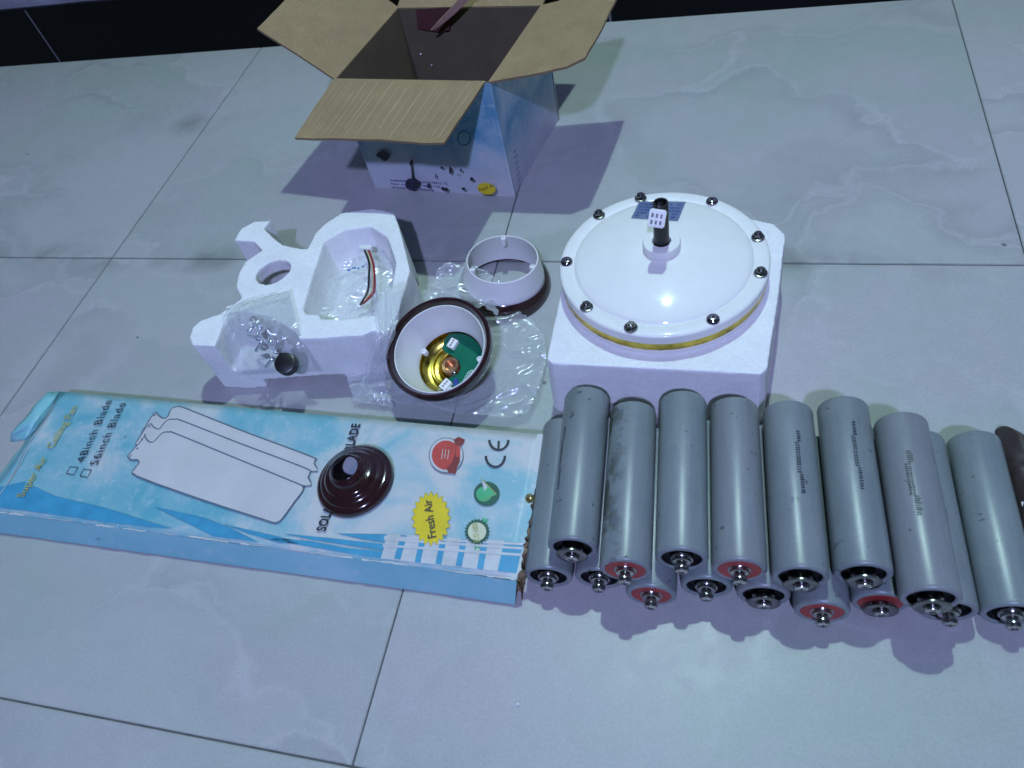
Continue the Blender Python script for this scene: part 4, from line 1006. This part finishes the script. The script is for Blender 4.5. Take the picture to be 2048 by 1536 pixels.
# zip bag of screws on the notch
tz = lambda x_, y_: 0
top_l, top_r, bot_l, bot_r = at(456, 617, .086), at(580, 580, .086), at(478, 752, .040), at(633, 745, .042)
def bilin(s, t):
    mid_l = at(446, 668, .083) ; mid_r = at(597, 652, .086)
    L = smooth_path([top_l, mid_l, bot_l], 10); Rr = smooth_path([top_r, mid_r, bot_r], 10)
    f = t * 20; i = min(int(f), 19); a = L[i].lerp(L[i + 1], f - i); c = Rr[i].lerp(Rr[i + 1], f - i); return a.lerp(c, s)
zipb = empty('zip_bag', at(540, 690, .04)); tag(zipb, 'clear zip bag of screws and a black cap draped over the foam insert', 'plastic bag')
for lay, off in ((0, .006), (1, -.001)):
    bm = bmesh.new(); G = {}
    for i in range(45):
        for k in range(61):
            s, t = i / 44, k / 60; p = bilin(s, t); bulge = math.sin(math.pi * s) * math.sin(math.pi * min(1, t * 1.0)) * (.012 if lay == 0 else -.002)
            q_ = Vector((s * 4, t * 6, lay * 9)); q_ = Vector((q_.x + q_.y * .4, q_.y * .45, q_.z)); d = max(0, 1 - abs(noise.noise(q_ * 1.5)) * 2.0) ** 2 * .004 + max(0, 1 - abs(noise.noise(q_ * 3.3)) * 2.0) * .0009
            G[i, k] = bm.verts.new(p + Vector((0, -.35, .94)) * (off * math.sin(math.pi * s) + bulge + (d if lay == 0 else d * .4)))
    for i in range(44):
        for k in range(60): bm.faces.new((G[i, k], G[i + 1, k], G[i + 1, k + 1], G[i, k + 1]))
    obj('film', bm, M['film2'], zipb, True)
zp = bmesh.new()
for t in (.03, .055): ribbon([bilin(s / 20, t) + Vector((0, 0, .003 + .008 * math.sin(math.pi * s / 20) * t)) for s in range(21)], .0012, .001, Vector((0, -.3, .95)).normalized(), bm=zp)
obj('zip_strip', zp, M['white_plastic'], zipb)
bc = empty('black_cap', at(571, 727, .067)); bc['_local'] = 1; tag(bc, 'round black rubber cap inside the clear zip bag', 'cap')
bc.rotation_euler = (R_(24), R_(6), R_(10))
local_obj('cap_shell', lathe([(0, .0035), (.0100, .0036), (.0116, .0030), (.0122, .001), (.0122, -.008), (.0105, -.009)], 40), M['black'], bc)
r = random.Random(21)
def small_screw():
    bm = lathe([(0, .0022), (.0028, .0018), (.0038, .0004), (.0038, -.0004), (.0018, -.0006), (.0018, -.013), (.0008, -.0145), (0, -.0145)], 14)
    me = bpy.data.meshes.new('machine_screw'); bm.to_mesh(me); bm.free(); me.materials.append(M['zinc'])
    for p in me.polygons: p.use_smooth = True
    me.set_sharp_from_angle(angle=R_(40)); return me
def small_nut():
    bm = lathe([(.0028, -.0016), (.0048, -.0016), (.0048, .0016), (.0028, .0016)], 6, close=True); me = bpy.data.meshes.new('nut'); bm.to_mesh(me); bm.free(); me.materials.append(M['steel']); return me
sc_, nu_ = small_screw(), small_nut()
spots = [(508, 640), (520, 655), (500, 662), (530, 672), (516, 676), (542, 686), (528, 694), (552, 703), (505, 650), (537, 664), (545, 718), (533, 712), (560, 706), (515, 648), (524, 683)]
for i, (u, v) in enumerate(spots):
    nm = 'machine_screw' if i % 3 else 'hex_nut'
    o = bpy.data.objects.new(nm, sc_ if i % 3 else nu_); COL.objects.link(o); t = (v - 617) / 135
    o.location = at(u, v, .086 - .030 * max(0, t - .2) + .004 * (i % 3)); o.rotation_euler = (r.uniform(0, 6), r.uniform(0, 6), r.uniform(0, 6)); s_ = 1.0; o.scale = (s_, s_, s_)
    tag(o, 'shiny steel machine screw jumbled in the clear zip bag' if i % 3 else 'shiny steel hex nut jumbled in the clear zip bag', 'screw' if i % 3 else 'nut', 'screws in the zip bag' if i % 3 else 'nuts in the zip bag')
# brass nut poking out between carton and cells
bm = lathe([(.0, .005), (.003, .005), (.0045, .003), (.0048, -.002), (.0035, -.004)], 20); bn = obj('brass_stud', bm, M['brass'], None, True, 40); bn.location = at(1060, 998, .030); bn.rotation_euler = (R_(60), 0, R_(30))
tag(bn, 'small brass stud poking out between the carton end and the leftmost cell', 'stud')
# foam crumbs
def crumb(p, s_, lab, name='foam_crumb'):
    bm = bmesh.new(); bmesh.ops.create_icosphere(bm, subdivisions=2, radius=s_)
    for v in bm.verts: v.co *= 1 + noise.noise(v.co * 900) * .4
    bmesh.ops.translate(bm, verts=bm.verts[:], vec=p + up * s_ * .8); o = obj(name, bm, M['foam'], None, True); tag(o, lab, 'foam crumb'); return o
crumb(at(1037, 1409), .0016, 'tiny white foam crumb alone on the front floor tile')
q_ = BL.lerp(BR, .1)
crumb(atp(842, 108, BL + nF * .006, nF) - up * .0013, .0016, 'white foam crumb stuck inside the open box, the brighter of two')
crumb(atp(863, 130, BL + nF * .006, nF) - up * .0013, .0012, 'faint foam crumb stuck inside the open box, the lower of two')
# dark pouch at the right edge
pp = [(1989, 862), (1994, 857), (2003, 857), (2018, 868), (2035, 883), (2060, 905), (2120, 960), (2130, 1080), (2046, 1075), (2024, 1010), (2006, 960), (1996, 915)]
bm = bmesh.new(); nv_ = 9
base = [at(u, v, 0) for u, v in pp]; cen = sum(base, Vector()) / len(base); rings = []
for k in range(nv_):
    t = k / (nv_ - 1); sc2 = math.cos(t * math.pi / 2) ** .6 if t < 1 else .02; rings.append([bm.verts.new(cen.lerp(p, max(sc2, .02)) + up * (.022 * math.sin(t * math.pi / 2))) for p in smooth_path(base + [base[0]], 4)[:-1]])
for A_, B_ in zip(rings, rings[1:]):
    for i in range(len(A_)): bm.faces.new((A_[i], A_[(i + 1) % len(A_)], B_[(i + 1) % len(A_)], B_[i]))
bm.faces.new(rings[-1])
for v in bm.verts: v.co += Vector((0, 0, 1)) * noise.noise(v.co * 45) * .009 * (1 if v.co.z > .002 else 0) + Vector((noise.noise(v.co * 70), noise.noise(v.co * 70 + Vector((3, 0, 0))), 0)) * .003
bmesh.ops.recalc_face_normals(bm, faces=bm.faces[:])
po = obj('pouch', bm, M['leather'], None, True); tag(po, 'dark brown leathery pouch cut off by the right edge, behind the rightmost cell', 'pouch')
tg = obj('pouch_tag', box_bm(-.0022, .0022, -.0055, .0055, 0, .0012, .0004, 1), M['white_plastic'], po); tg.location = at(2050, 1016, .016)
bpy.context.view_layer.update()
for o in bpy.data.objects:
    if '_local' in o: del o['_local']
